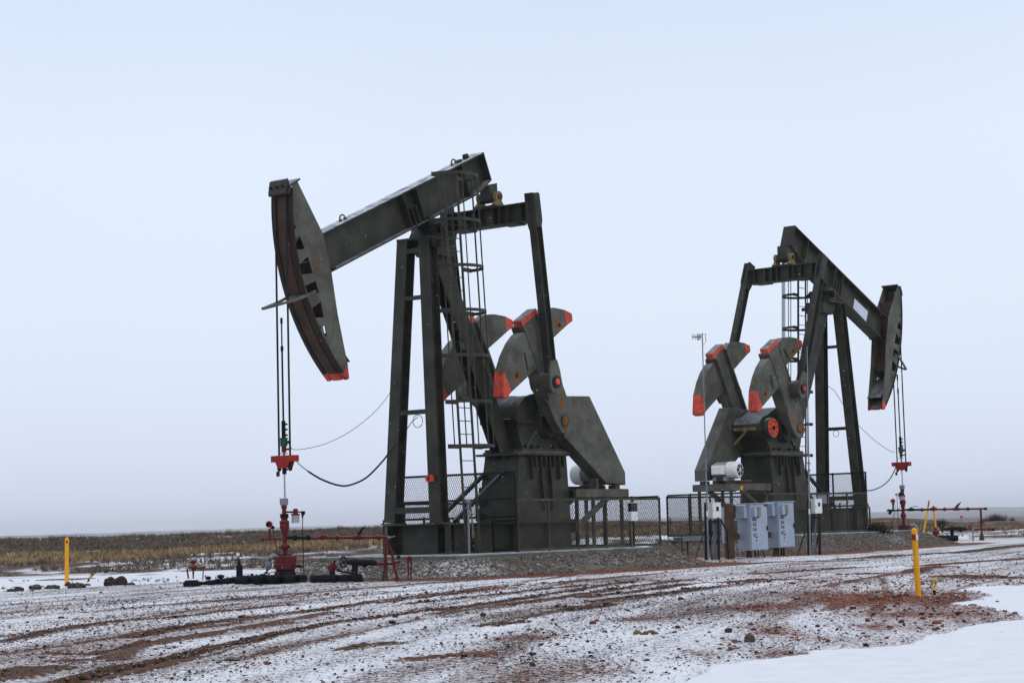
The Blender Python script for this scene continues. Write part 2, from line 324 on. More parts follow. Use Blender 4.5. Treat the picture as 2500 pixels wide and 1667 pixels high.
def build_ground():
    aa = np.concatenate([np.arange(-180, -20, 5.), np.arange(-20, -16.2, .5), np.arange(-16.2, 16.2, .07), np.arange(16.2, 20, .5), np.arange(20, 180, 5.)]) * math.pi / 180
    rr = np.concatenate([np.linspace(.3, 10.5, 14), np.arange(10.8, 50, .085), np.arange(50, 104, .3), 104 * np.geomspace(1, 85, 60)[1:]])
    A, R = np.meshgrid(aa, rr); X = R * np.sin(A); Y = R * np.cos(A); n = len(aa)
    Z = G(X, Y); sn, rd, rut, md = surface(X, Y)
    near = 1 - ss(45, 75, R); s = across(X, Y); sheet = ss(1.0, 1.35, sn)
    rough = .018 * (fbm(s * 3.2, Y * .6, 4, 51) - .5) + .022 * (fbm(X * 3.1, Y * 2.0, 4, 52) - .5) * (1 + md)
    wheel = -.045 * rut + .036 * ss(.05, .4, rut) * (1 - ss(.4, .8, rut)) + .035 * rut * (fbm(X * 7, Y * 5, 3, 53) - .5)
    ripple = .024 * (fbm(X * 1.3, Y * 1.9, 3, 54) - .5) + .008 + .012 * (fbm(X * 6, Y * 5, 3, 55) - .5)
    Z = Z + near * ((rough + wheel) * (1 - sheet) + ripple * sheet)
    me = bpy.data.meshes.new('ground'); N = X.size
    q = np.arange((len(rr) - 1) * n).reshape(-1, n); nx = np.roll(q, -1, 1)
    F = np.stack([q, nx, nx + n, q + n], -1).reshape(-1, 4)
    me.vertices.add(N); me.vertices.foreach_set('co', np.stack([X, Y, Z], -1).astype(np.float32).ravel())
    me.loops.add(F.size); me.loops.foreach_set('vertex_index', F.astype(np.int32).ravel())
    me.polygons.add(len(F)); me.polygons.foreach_set('loop_start', np.arange(0, F.size, 4, dtype=np.int32)); me.polygons.foreach_set('loop_total', np.full(len(F), 4, np.int32))
    me.update(); me.polygons.foreach_set('use_smooth', np.ones(len(F), bool))
    col = np.stack([np.clip(sn * .5, 0, 1), np.clip(rd, 0, 1), np.clip(md, 0, 1), np.clip(rut, 0, 1)], -1)
    at = me.color_attributes.new('cover', 'FLOAT_COLOR', 'POINT'); at.data.foreach_set('color', col.astype(np.float32).ravel())
    m = bpy.data.materials.new('snow_dusted_soil'); nt, Nn, L, b = nodes(m)
    tc = Nn.new('ShaderNodeTexCoord').outputs['Object']; ca = Nn.new('ShaderNodeVertexColor'); ca.layer_name = 'cover'
    sp = Nn.new('ShaderNodeSeparateColor'); L.new(ca.outputs['Color'], sp.inputs[0])
    f1 = noise(nt, tc, 16, 6, .7); f2 = noise(nt, tc, 60, 3); f3 = noise(nt, tc, 3.5, 4)
    grain = mth(nt, 'ADD', mth(nt, 'MULTIPLY', f1, .65), mth(nt, 'MULTIPLY', f2, .35))
    cov = mth(nt, 'MULTIPLY', sp.outputs['Red'], 2.0)
    fac = mth(nt, 'ADD', mth(nt, 'SUBTRACT', cov, .5), mth(nt, 'MULTIPLY', mth(nt, 'SUBTRACT', grain, .5), 3.4))
    sm = ramp(nt, fac, -.24, .42)
    brown = mix(nt, ramp(nt, f1, .3, .7), (.032, .017, .008), (.11, .062, .032)); redc = mix(nt, ramp(nt, f1, .3, .7), (.11, .034, .017), (.27, .095, .05))
    soil = mix(nt, sp.outputs['Green'], brown, redc)
    gravel = mix(nt, ramp(nt, f1, .3, .68), (.05, .042, .032), (.19, .155, .115)); soil = mix(nt, sp.outputs['Blue'], soil, gravel)
    snowc = mix(nt, ramp(nt, f3, .3, .7), (.76, .765, .80), (.85, .85, .87))
    L.new(mix(nt, sm, soil, snowc), b.inputs['Base Color']); b.inputs['Roughness'].default_value = .85; b.inputs['Specular IOR Level'].default_value = .15
    bump(nt, b, grain, .5, .02); me.materials.append(m)
    o = bpy.data.objects.new('ground', me); C.objects.link(o); kind(o, 'structure')
build_ground()

def mesh_np(name, V, F, mat, tint=None):
    me = bpy.data.meshes.new(name); k = F.shape[1]
    me.vertices.add(len(V)); me.vertices.foreach_set('co', V.astype(np.float32).ravel())
    me.loops.add(F.size); me.loops.foreach_set('vertex_index', F.astype(np.int32).ravel())
    me.polygons.add(len(F)); me.polygons.foreach_set('loop_start', np.arange(0, F.size, k, dtype=np.int32)); me.polygons.foreach_set('loop_total', np.full(len(F), k, np.int32))
    me.update()
    if tint is not None:
        at = me.color_attributes.new('tint', 'FLOAT_COLOR', 'POINT'); at.data.foreach_set('color', np.concatenate([tint, np.ones((len(V), 1))], 1).astype(np.float32).ravel())
    me.materials.append(mat); o = bpy.data.objects.new(name, me); C.objects.link(o); return o
def tint_mat(name, rough=.9, snow=0.0):
    m = bpy.data.materials.new(name); nt, N, L, b = nodes(m); ca = N.new('ShaderNodeVertexColor'); ca.layer_name = 'tint'
    tc = N.new('ShaderNodeTexCoord').outputs['Object']; col = mix(nt, mth(nt, 'MULTIPLY', noise(nt, tc, 40, 3), .5), ca.outputs['Color'], (.02, .014, .01))
    if snow:
        ge = N.new('ShaderNodeNewGeometry'); sp = N.new('ShaderNodeSeparateXYZ'); L.new(ge.outputs['Normal'], sp.inputs[0])
        col = mix(nt, mth(nt, 'MULTIPLY', ramp(nt, sp.outputs['Z'], .75, .95), ramp(nt, noise(nt, tc, 6, 3), .5 - snow * .3, .6)), col, (.62, .64, .7))
    L.new(col, b.inputs['Base Color']); b.inputs['Roughness'].default_value = rough; b.inputs['Specular IOR Level'].default_value = .2; return m
STONE = tint_mat('stone', .9, .12); GRASS = tint_mat('dry_grass')
g = np.random.default_rng(5)
bmI = bmesh.new(); bmesh.ops.create_icosphere(bmI, subdivisions=1, radius=1)
bmI.verts.ensure_lookup_table(); IV = np.array([v.co[:] for v in bmI.verts]); IF = np.array([[v.index for v in f.verts] for f in bmI.faces]); bmI.free()
OCT = (np.array([(1, 0, 0), (-.5, .87, 0), (-.5, -.87, 0), (.2, .5, .9), (.1, -.6, .85), (-.6, .1, .8), (0, 0, -.6)]), np.array([(0, 1, 3), (1, 5, 3), (1, 2, 5), (2, 4, 5), (2, 0, 4), (0, 3, 4), (3, 5, 4)]))
def stones(name, P, S, tint, flat=.65, geo=None):
    IV, IF = geo or (globals()['IV'], globals()['IF'])
    n = len(P); V = IV[None] * (1 + g.uniform(-.32, .32, (n, len(IV), 1)))
    V = V * np.stack([g.uniform(.7, 1.3, n), g.uniform(.7, 1.3, n), g.uniform(.5, .95, n) * flat / .65], -1)[:, None]
    a = g.uniform(0, 6.28, n); c, s_ = np.cos(a)[:, None], np.sin(a)[:, None]
    V = np.stack([V[..., 0] * c - V[..., 1] * s_, V[..., 0] * s_ + V[..., 1] * c, V[..., 2]], -1) * S[:, None, None] + P[:, None]
    F = (IF[None] + (np.arange(n) * len(IV))[:, None, None]).reshape(-1, 3)
    o = mesh_np(name, V.reshape(-1, 3), F, STONE, np.repeat(tint, len(IV), 0)); return kind(o, 'stuff')
def pick(n, cols, w):
    c = np.array(cols)[g.choice(len(cols), n, p=np.array(w) / sum(w))]; return c * g.uniform(.6, 1.35, (n, 1))
# loose pebbles over the pad
R_ = np.sqrt(g.uniform(11.5 ** 2, 33 ** 2, 300000)); R2 = np.sqrt(g.uniform(33 ** 2, 52 ** 2, 110000)); R_ = np.concatenate([R_, R2]); A_ = g.uniform(-.30, .30, len(R_))
X_, Y_ = R_ * np.sin(A_), R_ * np.cos(A_); sn, rd, rut, md = surface(X_, Y_)
pr = np.clip(1.18 - sn * .8 - ss(1.0, 1.3, sn) * .2, .012, 1) * np.where(sn > 1.15, .05, 1) * (1 - md) * (Y_ < bank_start(X_, Y_)) * np.clip(.1 + 2.2 * (fbm(across(X_, Y_) * 1.7, Y_ * .35, 4, 19) - .22), .12, 1.25)
keep = g.uniform(0, 1, len(R_)) < pr * .62; X_, Y_, rd = X_[keep], Y_[keep], rd[keep]; n = len(X_)
S_ = np.clip(g.lognormal(math.log(.0056), .5, n), .0025, .026) * (1 + .25 * (Y_ > 30))
T_ = pick(n, [(.06, .035, .022), (.04, .03, .025), (.09, .07, .05), (.03, .018, .012)], [4, 2, 1.5, 3]); isr = g.uniform(0, 1, n) < np.clip(rd * 1.0 + .08, 0, .85); T_[isr] = pick(isr.sum(), [(.22, .06, .038), (.15, .04, .026), (.30, .11, .065)], [3, 3, 1])
stones('pebbles', np.stack([X_, Y_, G(X_, Y_) + S_ * .4 + .004], -1), S_, T_, geo=OCT)
# crumbs of frozen mud turned up along the ruts and in the red soil
R_ = np.sqrt(g.uniform(12 ** 2, 36 ** 2, 60000)); A_ = g.uniform(-.29, .29, len(R_)); X_, Y_ = R_ * np.sin(A_), R_ * np.cos(A_); sn, rd, rut, md = surface(X_, Y_)
keep = g.uniform(0, 1, len(R_)) < (.012 + .5 * rut ** 2 + .28 * np.clip(rd - .5, 0, 1)) * (1 - md) * (sn < 1.1); X_, Y_, rd = X_[keep], Y_[keep], rd[keep]; n = len(X_); S_ = np.clip(g.lognormal(math.log(.014), .45, n), .006, .045)
T_ = pick(n, [(.07, .042, .026), (.045, .03, .02), (.10, .065, .04)], [3, 3, 1]); isr = g.uniform(0, 1, n) < np.clip(rd, 0, .8); T_[isr] = pick(isr.sum(), [(.22, .07, .04), (.15, .045, .028), (.30, .12, .07)], [3, 3, 1])
stones('soil_crumbs', np.stack([X_, Y_, G(X_, Y_) + S_ * .3], -1), S_, T_)
# coarse gravel of the two mounds
P = []
for i, cnt in ((1, 60000), (2, 34000)):
    lx = g.uniform(-7.6, 3.4, cnt); ly = g.uniform(-3.6, 3.6, cnt); p = PUMP[i]; h = rad(p['h'])
    P.append(np.stack([p['T'][0] + lx * cos(h) - ly * sin(h), p['T'][1] + lx * sin(h) + ly * cos(h)], -1))
P = np.concatenate(P); d = np.minimum(mound_d(1, P[:, 0], P[:, 1]), mound_d(2, P[:, 0], P[:, 1])); q = (d > .02) & (d < 1.2); P = P[q]; n = len(P)
S_ = np.clip(g.lognormal(math.log(.0145), .4, n), .007, .05)
stones('gravel', np.stack([P[:, 0], P[:, 1], G(P[:, 0], P[:, 1]) + S_ * .3], -1), S_, pick(n, [(.165, .13, .095), (.11, .088, .065), (.22, .18, .14), (.06, .047, .035), (.32, .29, .26)], [4, 4, 2, 3, 1.2]), geo=OCT)

def blades(name, X, Y, H, W, tint, lean=.35, per=5):
    n = len(X); Z = G(X, Y); idx = np.repeat(np.arange(n), per); m = len(idx)
    a = g.uniform(0, 6.28, m); r = g.uniform(0, 1, m) * H[idx] * .35; bx = X[idx] + r * np.cos(a); by = Y[idx] + r * np.sin(a)
    h = H[idx] * g.uniform(.55, 1.1, m); ln = g.uniform(.2, 1, m) * lean * h; w = W[idx] * g.uniform(.6, 1.3, m); f = g.uniform(-.6, .6, m)
    px, py = np.cos(f) * w, np.sin(f) * w; z0 = Z[idx] - .02; V = np.zeros((m, 5, 3))
    V[:, 0] = np.stack([bx - px, by - py, z0], -1); V[:, 1] = np.stack([bx + px, by + py, z0], -1)
    mx, my = bx + ln * .35 * np.cos(a), by + ln * .35 * np.sin(a); V[:, 2] = np.stack([mx + px * .7, my + py * .7, z0 + h * .6], -1); V[:, 3] = np.stack([mx - px * .7, my - py * .7, z0 + h * .6], -1)
    V[:, 4] = np.stack([bx + ln * np.cos(a), by + ln * np.sin(a), z0 + h], -1)
    o5 = (np.arange(m) * 5)[:, None]; F = np.concatenate([np.stack([o5 + a_ for a_ in t], -1).reshape(-1, 3) for t in ((0, 1, 2), (0, 2, 3), (3, 2, 4))])
    return mesh_np(name, V.reshape(-1, 3), F, GRASS, np.repeat(tint[idx] * g.uniform(.7, 1.25, (m, 1)), 5, 0))
def scatter(n, y0, y1, a0=-.30, a1=.30):
    r = np.sqrt(g.uniform(y0 ** 2, y1 ** 2, n)); a = g.uniform(a0, a1, n); return r * np.sin(a), r * np.cos(a)
X, Y = scatter(62000, 58, 96); b0 = bank_start(X, Y); u = X / Y; e = Y - b0 + 5 * (fbm(X * .25, Y * .2, 3, 70) - .5) + 4.5 * (1 - ss(-.22, -.08, u)); cl = fbm(X * .7, Y * .5, 4, 71)
band = ss(13, 15.5, e) * (1 - ss(18.5, 22, e)); low = ss(0, 3, e) * (1 - band) * (e < 15); high = ss(18.5, 22, e)
dens = (.3 + .75 * ss(.32, .58, cl)) * band + low * .5 * ss(.54, .66, cl) + high * (.2 + .5 * ss(.42, .58, cl)); dens = dens * np.where((u > .21), .35, 1)
k = g.uniform(0, 1, len(X)) < dens; X, Y, band, low, high, cl, u = [v[k] for v in (X, Y, band, low, high, cl, u)]; n = len(X)
tan = pick(n, [(.52, .36, .18), (.44, .29, .135), (.6, .45, .25), (.32, .2, .1)], [4, 3, 2, 2]); sage = pick(n, [(.19, .155, .115), (.11, .092, .07), (.26, .19, .12), (.21, .19, .155)], [3, 3, 2, 2])
w = (band * (.45 + .4 * (1 - ss(.0, .10, X / Y))))[:, None] > g.uniform(0, 1, (n, 1)); T_ = np.where(w, tan, sage)
H = np.where(band > .5, .17, np.where(high > .5, .15, .13)) * g.uniform(.6, 1.3, n) * np.where(cl > .62, 1.35, 1)
kind(blades('dry_grass', X, Y, H, np.full(n, .011), T_, lean=.65), 'stuff')
X, Y = scatter(2600, 40, 54, -.3, .3); s_ = (fbm(X * .5, Y * .5, 3, 72) > .62) & (poly_sd(X, Y, STRIP) > .2); X, Y = X[s_], Y[s_]; n = len(X)
kind(blades('sparse_weeds', X, Y, np.full(n, .08), np.full(n, .008), pick(n, [(.12, .08, .045), (.07, .05, .035)], [1, 1])), 'stuff')

# far hills that the haze swallows
def hills():
    a = np.linspace(-.6, .6, 240); V = []; F = []
    prof = lambda t, k: 3 + 24 * fbm(t * 4 + k, t * 0 + k, 4, 80 + k)
    for k, r in enumerate((5200, 6600, 8000)):
        h = prof(a, k) * (.62 + .33 * k); o = len(V)
        for j, (f, dr) in enumerate(((0, -900), (.55, -350), (1, 0), (.5, 420), (0, 900))):
            V += [((r + dr) * sin(t), (r + dr) * cos(t), -3.9 + f * (hh + 3 + 6 * vnoise(np.array([t * 60 + j]), np.array([k * 1.]), 5)[0])) for t, hh in zip(a, h)]
        n = len(a); F += [(o + j * n + i, o + j * n + i + 1, o + (j + 1) * n + i + 1, o + (j + 1) * n + i) for j in range(4) for i in range(n - 1)]
    m = bpy.data.materials.new('hill_ground'); nt, N, L, b = nodes(m); tc = N.new('ShaderNodeTexCoord').outputs['Object']
    L.new(mix(nt, ramp(nt, noise(nt, tc, .01, 6), .4, .6), (.07, .065, .06), (.2, .2, .2)), b.inputs['Base Color']); b.inputs['Roughness'].default_value = 1
    o = mesh_np('hills', np.array(V), np.array(F), m); o.data.polygons.foreach_set('use_smooth', np.ones(len(F), bool)); kind(o, 'structure')
hills()

# ------------------------------------------------------------------ sky, sun, air
SUN_EL, SUN_AZ = 42, 140          # degrees; azimuth from +Y (ahead of the camera) towards +X
w = bpy.data.worlds.new('World'); bpy.context.scene.world = w; w.use_nodes = True; nt = w.node_tree; bg = nt.nodes['Background']
sky = nt.nodes.new('ShaderNodeTexSky'); sky.sky_type = 'NISHITA'; sky.sun_disc = False; sky.sun_elevation = rad(SUN_EL); sky.sun_rotation = rad(SUN_AZ)
tc = nt.nodes.new('ShaderNodeTexCoord'); sp = nt.nodes.new('ShaderNodeSeparateXYZ'); nt.links.new(tc.outputs['Generated'], sp.inputs[0])
cr = nt.nodes.new('ShaderNodeValToRGB'); nt.links.new(sp.outputs['Z'], cr.inputs[0])
els = cr.color_ramp.elements; els[0].position = 0; els[1].position = 1
SKYC = [(0, (.70, .77, .98)), (.045, (.745, .825, 1.0)), (.11, (.79, .88, 1.03)), (.19, (.79, .885, 1.03)), (.27, (.70, .805, .99)), (.5, (.72, .80, .95)), (1, (.78, .84, .94))]
while len(els) < len(SKYC): els.new(.5)
for e_, (p_, c_) in zip(els, SKYC): e_.position = p_; e_.color = c_ + (1,)
cl = nt.nodes.new('ShaderNodeTexNoise'); cl.inputs['Scale'].default_value = 2.2; cl.inputs['Detail'].default_value = 4; nt.links.new(tc.outputs['Generated'], cl.inputs['Vector'])
v1 = mth(nt, 'ADD', mth(nt, 'MULTIPLY', cl.outputs['Fac'], .14), .93)
sc = nt.nodes.new('ShaderNodeVectorMath'); sc.operation = 'SCALE'; nt.links.new(cr.outputs[0], sc.inputs[0]); nt.links.new(mth(nt, 'MULTIPLY', v1, 10.2), sc.inputs['Scale'])
nt.links.new(mix(nt, .94, sky.outputs[0], sc.outputs[0]), bg.inputs['Color']); bg.inputs['Strength'].default_value = .1
sl = bpy.data.lights.new('sun', 'SUN'); sl.energy = .6; sl.angle = rad(30); sl.color = (1, .97, .93); so = bpy.data.objects.new('sun', sl); C.objects.link(so)
so.rotation_euler = Vector((sin(rad(SUN_AZ)) * cos(rad(SUN_EL)), cos(rad(SUN_AZ)) * cos(rad(SUN_EL)), sin(rad(SUN_EL)))).to_track_quat('Z', 'Y').to_euler()
HAZE = 1.5e-4
if HAZE:
    hz = MB(); hz.box(-9400, 9400, -9400, 9400, -5.2, 60)
    m = bpy.data.materials.new('haze_air'); m.use_nodes = True; nt = m.node_tree; nt.nodes.remove(nt.nodes['Principled BSDF'])
    pv = nt.nodes.new('ShaderNodeVolumePrincipled'); pv.inputs['Density'].default_value = HAZE; pv.inputs['Color'].default_value = (.94, .965, 1, 1)
    nt.links.new(pv.outputs[0], nt.nodes['Material Output'].inputs['Volume']); MATS['haze_air'] = m
    kind(hz.build('haze', 'haze_air'), 'stuff')
# ------------------------------------------------------------------ pumpjack
HC = 7.2633
def circ(cx, cz, r, a0, a1, n): return [(cx + r * cos(rad(a0 + (a1 - a0) * k / n)), cz + r * sin(rad(a0 + (a1 - a0) * k / n))) for k in range(n + 1)]
def pumpjack(i, al, ca, low_side, label):
    near = 1 if i == 1 else -1; al = rad(al); ca = rad(ca); pa = ca + rad(14.1); zp = PADZ[i]
    root = thing('pumpjack', label, 'pumpjack', PUMP[i]['T'], rad(PUMP[i]['h']), 'pumpjacks on the well pad')
    BF = lambda p: Vector((p[0] * cos(al) + p[2] * sin(al), p[1], HC - p[0] * sin(al) + p[2] * cos(al)))
    # ---- walking beam
    b = MB(BF); zb, zt, W = .2254, 1.062, .205
    b.box(-2.43, 3.72, -W, W, zt - .032, zt, 1)                                   # top flange
    b.box(-1.75, 3.72, -W, W, zb, zb + .032)
    b.hexa([(-2.43, -W, zb + .148), (-1.75, -W, zb), (-1.75, W, zb), (-2.43, W, zb + .148)], [(-2.43, -W, zb + .18), (-1.75, -W, zb + .032), (-1.75, W, zb + .032), (-2.43, W, zb + .18)])
    b.prism([(-2.43, zb + .16), (-1.75, zb + .02), (3.72, zb + .02), (3.72, zt - .02), (-2.43, zt - .02)], -.014, .014)
    b.box(-2.445, -2.42, -W, W, zb + .15, zt + .004)                            # end plate
    for s in (-1, 1):
        for x, z1 in ((.74, zt - .04), (.25, zt - .04), (-1.55, zt - .04), (.58, .66), (.42, .66)): b.box(x - .013, x + .013, s * .016, s * (W - .01), zb + .03, z1)
    bo = b.build('walking_beam', ['olive_paint', 'olive_snowy'], root)
    for x in (2.65, -1.52):
        e = MB(BF); e.path([(x + .085 * cos(rad(a)), 0, zt - .01 + .05 * (a > -1) + .085 * sin(rad(a))) for a in range(0, 181, 20)], .018, 8); e.box(x - .1, x - .06, -.03, .03, zt, zt + .05); e.box(x + .06, x + .1, -.03, .03, zt, zt + .05)
        e.build('lifting_eye', 'olive_lit_weathered', bo)
    e = MB(BF); e.box(-1.76, -1.70, -.06, .06, zt, zt + .06); e.box(-1.68, -1.62, -.06, .06, zt, zt + .06); e.build('lug', 'rusty_steel', bo)
    e = MB(BF); e.prism([(-2.08, zt), (-1.93, zt), (-1.96, zt + .11), (-2.05, zt + .11)], -.05, .05); e.build('lug', 'dark_steel', bo)
    if i == 2:
        e = MB(BF); e.prism([(1.85, .80), (2.75, .80), (2.75, .44), (1.85, .46)], -.03, -.018); e.build('sign_panel', 'sign_white', bo)
    # ---- horsehead
    RH = 4.70; h = MB(BF)
    arc = [(RH * cos(rad(t)), RH * sin(rad(t))) for t in np.linspace(28.2, -22.2, 22)]
    tip = [(RH * cos(rad(t)), RH * sin(rad(t))) for t in np.linspace(-22.2, -24.6, 3)]
    rear = [(4.135, -1.70), (3.96, -.60), (3.76, .25), (3.66, 1.07), (3.93, 2.33)]
    wins = [[(4.34, 1.25), (4.31, .95), (4.58, 1.02), (4.54, 1.22)], [(4.29, .78), (4.30, .41), (4.63, .50), (4.62, .71)], [(4.29, .24), (4.31, -.02), (4.62, .05), (4.64, .25)], [(4.33, -.20), (4.39, -.53), (4.63, -.45), (4.64, -.24)], [(4.40, 1.56), (4.37, 1.42), (4.47, 1.44)], [(4.60, -.60), (4.53, -.70), (4.59, -.72)]]
    slot = [(4.50, -.69), (4.43, -.71), (4.475, -.93), (4.53, -.92)]
    for s in (-1, 1):
        a, c = (.245 * s, .27 * s)
        h.prism([(p[0] - .02 if k else p[0], p[1]) for k, p in enumerate(arc)] + rear, min(a, c), max(a, c), 0, wins + [slot])
        h.prism([(arc[-1][0] - .02, arc[-1][1])] + [(p[0] - .02, p[1]) for p in tip] + [(4.215, -1.97), (4.135, -1.70)], min(a, c), max(a, c), 1)
    for lst, mi in ((arc, 2), ([arc[-1]] + tip[1:], 1)):
        for p, q in zip(lst, lst[1:]):
            def pt(r, f): k = r / math.hypot(*f); return (f[0] * k, f[1] * k)
            for y0, y1, r in ((-.295, -.185, RH + .02), (-.185, -.125, RH), (-.125, .125, RH + .02), (.125, .185, RH), (.185, .295, RH + .02)):
                A, B_, D, E_ = pt(RH - .02, p), pt(r, p), pt(r, q), pt(RH - .02, q)
                h.prism([A, B_, D, E_], y0, y1, 5 if mi == 2 and abs(y0 + y1) > .4 else mi)
    def inner(t0, t1, r, m):
        for t in np.linspace(t0, t1, 10)[:-1]:
            d = (t1 - t0) / 9
            h.prism([(r * cos(rad(t)), r * sin(rad(t))), ((r + .02) * cos(rad(t)), (r + .02) * sin(rad(t))), ((r + .02) * cos(rad(t + d)), (r + .02) * sin(rad(t + d))), (r * cos(rad(t + d)), r * sin(rad(t + d)))], -.245, .245, m)
    inner(24, -8.4, 4.2, 2); inner(-12.4, -22.5, 4.34, 3); inner(-20, -24.55, 4.655, 3)
    for t, r0, r1 in ((15.6, 4.2, 4.66), (9, 4.2, 4.66), (3.4, 4.2, 4.66), (-2.6, 4.2, 4.66), (-8.4, 4.2, 4.55), (-12.5, 4.3, 4.66)):
        h.prism([(r0 * cos(rad(t)), r0 * sin(rad(t))), (r1 * cos(rad(t)), r1 * sin(rad(t))), (r1 * cos(rad(t - .25)), r1 * sin(rad(t - .25))), (r0 * cos(rad(t - .25)), r0 * sin(rad(t - .25)))], -.244, .244, 3)
    h.prism([(3.84, 2.30), (4.16, 2.26), (4.27, 2.13), (4.30, 2.15), (4.18, 2.30), (3.84, 2.335)], -.29, .29, 3)
    h.prism([(4.135, 2.305), (4.19, 2.30), (4.33, 2.16), (4.34, 2.20), (4.19, 2.42), (4.13, 2.43)], -.24, .24, 3)
    for y in (-.17, 0, .17): h.tube((4.25, y, 2.30), (4.31, y, 2.33), .03, n=8, m=4)
    for k, s in enumerate((-1, 1)): h.box(3.62, 3.70, min(s * .2, s * .30), max(s * .2, s * .30), zb + .05, zb + .1, 4)
    ho = h.build('horsehead', ['olive_lit_weathered', 'warning_red', 'face_rust', 'olive_paint', 'dark_steel', 'face_dark'], root)
    g_ = MB(BF)
    for s in (-1, 1):
        g_.bar((4.70, s * .30, .06), (5.05, s * .22, .08), .05, .05); g_.bar((5.03, s * .225, .08), (5.72, s * .02, .17), .05, .05); g_.bar((4.4, s * .285, .05), (4.74, s * .30, .06), .02, .06)
    g_.bar((4.735, -.3, .06), (4.735, .3, .06), .03, .06); g_.build('rope_guard', 'olive_lit_weathered', ho)
    # ---- bridle: two wire ropes and the carrier bar
    xr = 4.735
    for y in (-.155, .155):
        r = MB(); pts = [BF((4.73 * cos(rad(t)), y, 4.73 * sin(rad(t)))) for t in np.linspace(27.6, -math.degrees(0) + math.degrees(al), 12)]
        r.path(pts + [Vector((xr + .005, y, z)) for z in (6.2, 4, 2.12)], .021, 8); r.path([(xr + .005, y, z) for z in (2.02, 1.98, 1.84, 1.80)], [.03, .045, .045, .02], 8)
        r.build('wire_rope', 'rope_steel', root)
    c = MB(); to = lambda a, z, q: (xr + q, a, z)
    c.prism([(-.315, 2.12), (-.315, 1.99), (-.19, 1.99), (-.13, 1.865), (.13, 1.865), (.19, 1.99), (.315, 1.99), (.315, 2.12)], -.085, -.035, to=to); c.prism([(-.315, 2.12), (-.315, 1.99), (-.19, 1.99), (-.13, 1.865), (.13, 1.865), (.19, 1.99), (.315, 1.99), (.315, 2.12)], .035, .085, to=to)
    c.box(xr - .034, xr + .034, -.315, -.29, 1.995, 2.118); c.box(xr - .034, xr + .034, .29, .315, 1.995, 2.118); c.box(xr - .034, xr + .034, -.12, -.06, 1.87, 2.1); c.box(xr - .034, xr + .034, .06, .12, 1.87, 2.1)
    cb = c.build('carrier_bar', 'bar_red', root)
    if True:
        c = MB(); c.box(xr - .02, xr + .02, -near * .20 - .03, -near * .20 + .03, 1.70, 1.80); c.tube((xr, -near * .2, 1.8), (xr, -near * .17, 1.85), .008, n=6); c.build('tag', 'dark_steel', cb)
    # ---- equalizer
    ez = BF((-2.324, 0, -.2435)); ex, ezz = ez.x, ez.z
    e = MB(); e.hbeam((ex, -1.16, ezz - .24), (ex, 1.16, ezz - .24), .30, .46, .03, (0, 0, 1))
    for y in (-.62, -.38, -.2, .2, .38, .62, 1.0, -1.0):
        for s in (-1, 1): e.box(ex + s * .018, ex + s * .14, y - .012, y + .012, ezz - .44, ezz - .04)
    for s in (-1, 1): e.prism([(ex - .15, ezz - .47), (ex + .15, ezz - .47), (ex + .15, ezz - .5), (ex - .15, ezz - .5)], min(s * .5, s * .95), max(s * .5, s * .95))
    eo = e.build('equalizer_beam', 'olive_paint', root)
    e = MB(); top = BF((-2.2, 0, zb + .1)); cz = ezz + .24
    e.box(ex - .19, ex + .19, -.33, .33, ezz - .012, ezz + .03, 0); e.tube((ex, -.2, cz), (ex, .2, cz), .13, n=18, m=0)
    for s in (-1, 1):
        e.prism([(ex - .2, ezz + .03), (ex + .2, ezz + .03), (ex + .09, ezz + .14)] + circ(ex, cz, .13, 0, 180, 8) + [(ex - .09, ezz + .14)], min(s * .21, s * .30), max(s * .21, s * .30), 1)
        e.tube((ex, s * .30, cz), (ex, s * .34, cz), .06, n=12, m=2)
    e.prism([(ex - .13, cz + .02), (ex + .13, cz + .02), (ex + .2, top.z + .03), (ex - .12, top.z + .12)], -.15, .15, 0)
    e.build('equalizer_bearing', ['olive_paint', 'gold_grease', 'rusty_steel'], eo)
    # ---- cranks with counterweights
    XS, ZS = -3.526, 2.997
    CF = lambda s, t: (XS + s * sin(ca) + t * cos(ca), ZS + s * cos(ca) - t * sin(ca))
    for s in (-1, 1):
        lo, hi = (.80, 1.05) if s > 0 else (-1.05, -.80)
        c = MB(); P = [CF(*q) for q in ((2.6, .335), (2.6, -.335), (.5, -.37), (0, -.33), (-.2, -.24), (-.33, 0), (-.2, .24), (.1, .33), (.55, .37), (.85, .43), (1.08, .50), (1.24, .48), (1.36, .36))]
        c.prism(P, lo, hi, 0); c.prism([CF(*q) for q in ((2.72, .335), (2.73, -.335), (2.6, -.335), (2.6, .335))], lo, hi, 1, rimm=[2, 1, 1, 1])
        y2 = hi if s > 0 else lo
        for t in (-.30, .30): c.prism([CF(*q) for q in ((2.56, t - .03), (2.56, t + .03), (.7, t + .03), (.7, t - .03))], min(y2, y2 + s * .022), max(y2, y2 + s * .022), 0)
        yi = lo if s > 0 else hi
        for t in (-.30, .30): c.prism([CF(*q) for q in ((2.58, t - .03), (2.58, t + .03), (.3, t + .03), (.3, t - .03))], min(yi, yi - s * .10), max(yi, yi - s * .10), 0)
        for t in (-.36, .36): c.prism([CF(*q) for q in ((2.58, t - .03), (2.58, t + .03), (2.47, t + .05), (2.47, t - .05))], lo - .02, hi + .02, 3)
        c.tube((XS, s * .78, ZS), (XS, s * 1.075, ZS), .15, n=20, m=3)
        pz = CF(1.15 * cos(rad(14.1)) - .33, .28 + .12); c.tube((pz[0], y2, pz[1]), (pz[0], y2 + s * .012, pz[1]), .085, n=14, m=4)  # dark disc painted as the shade in the spare pin hole
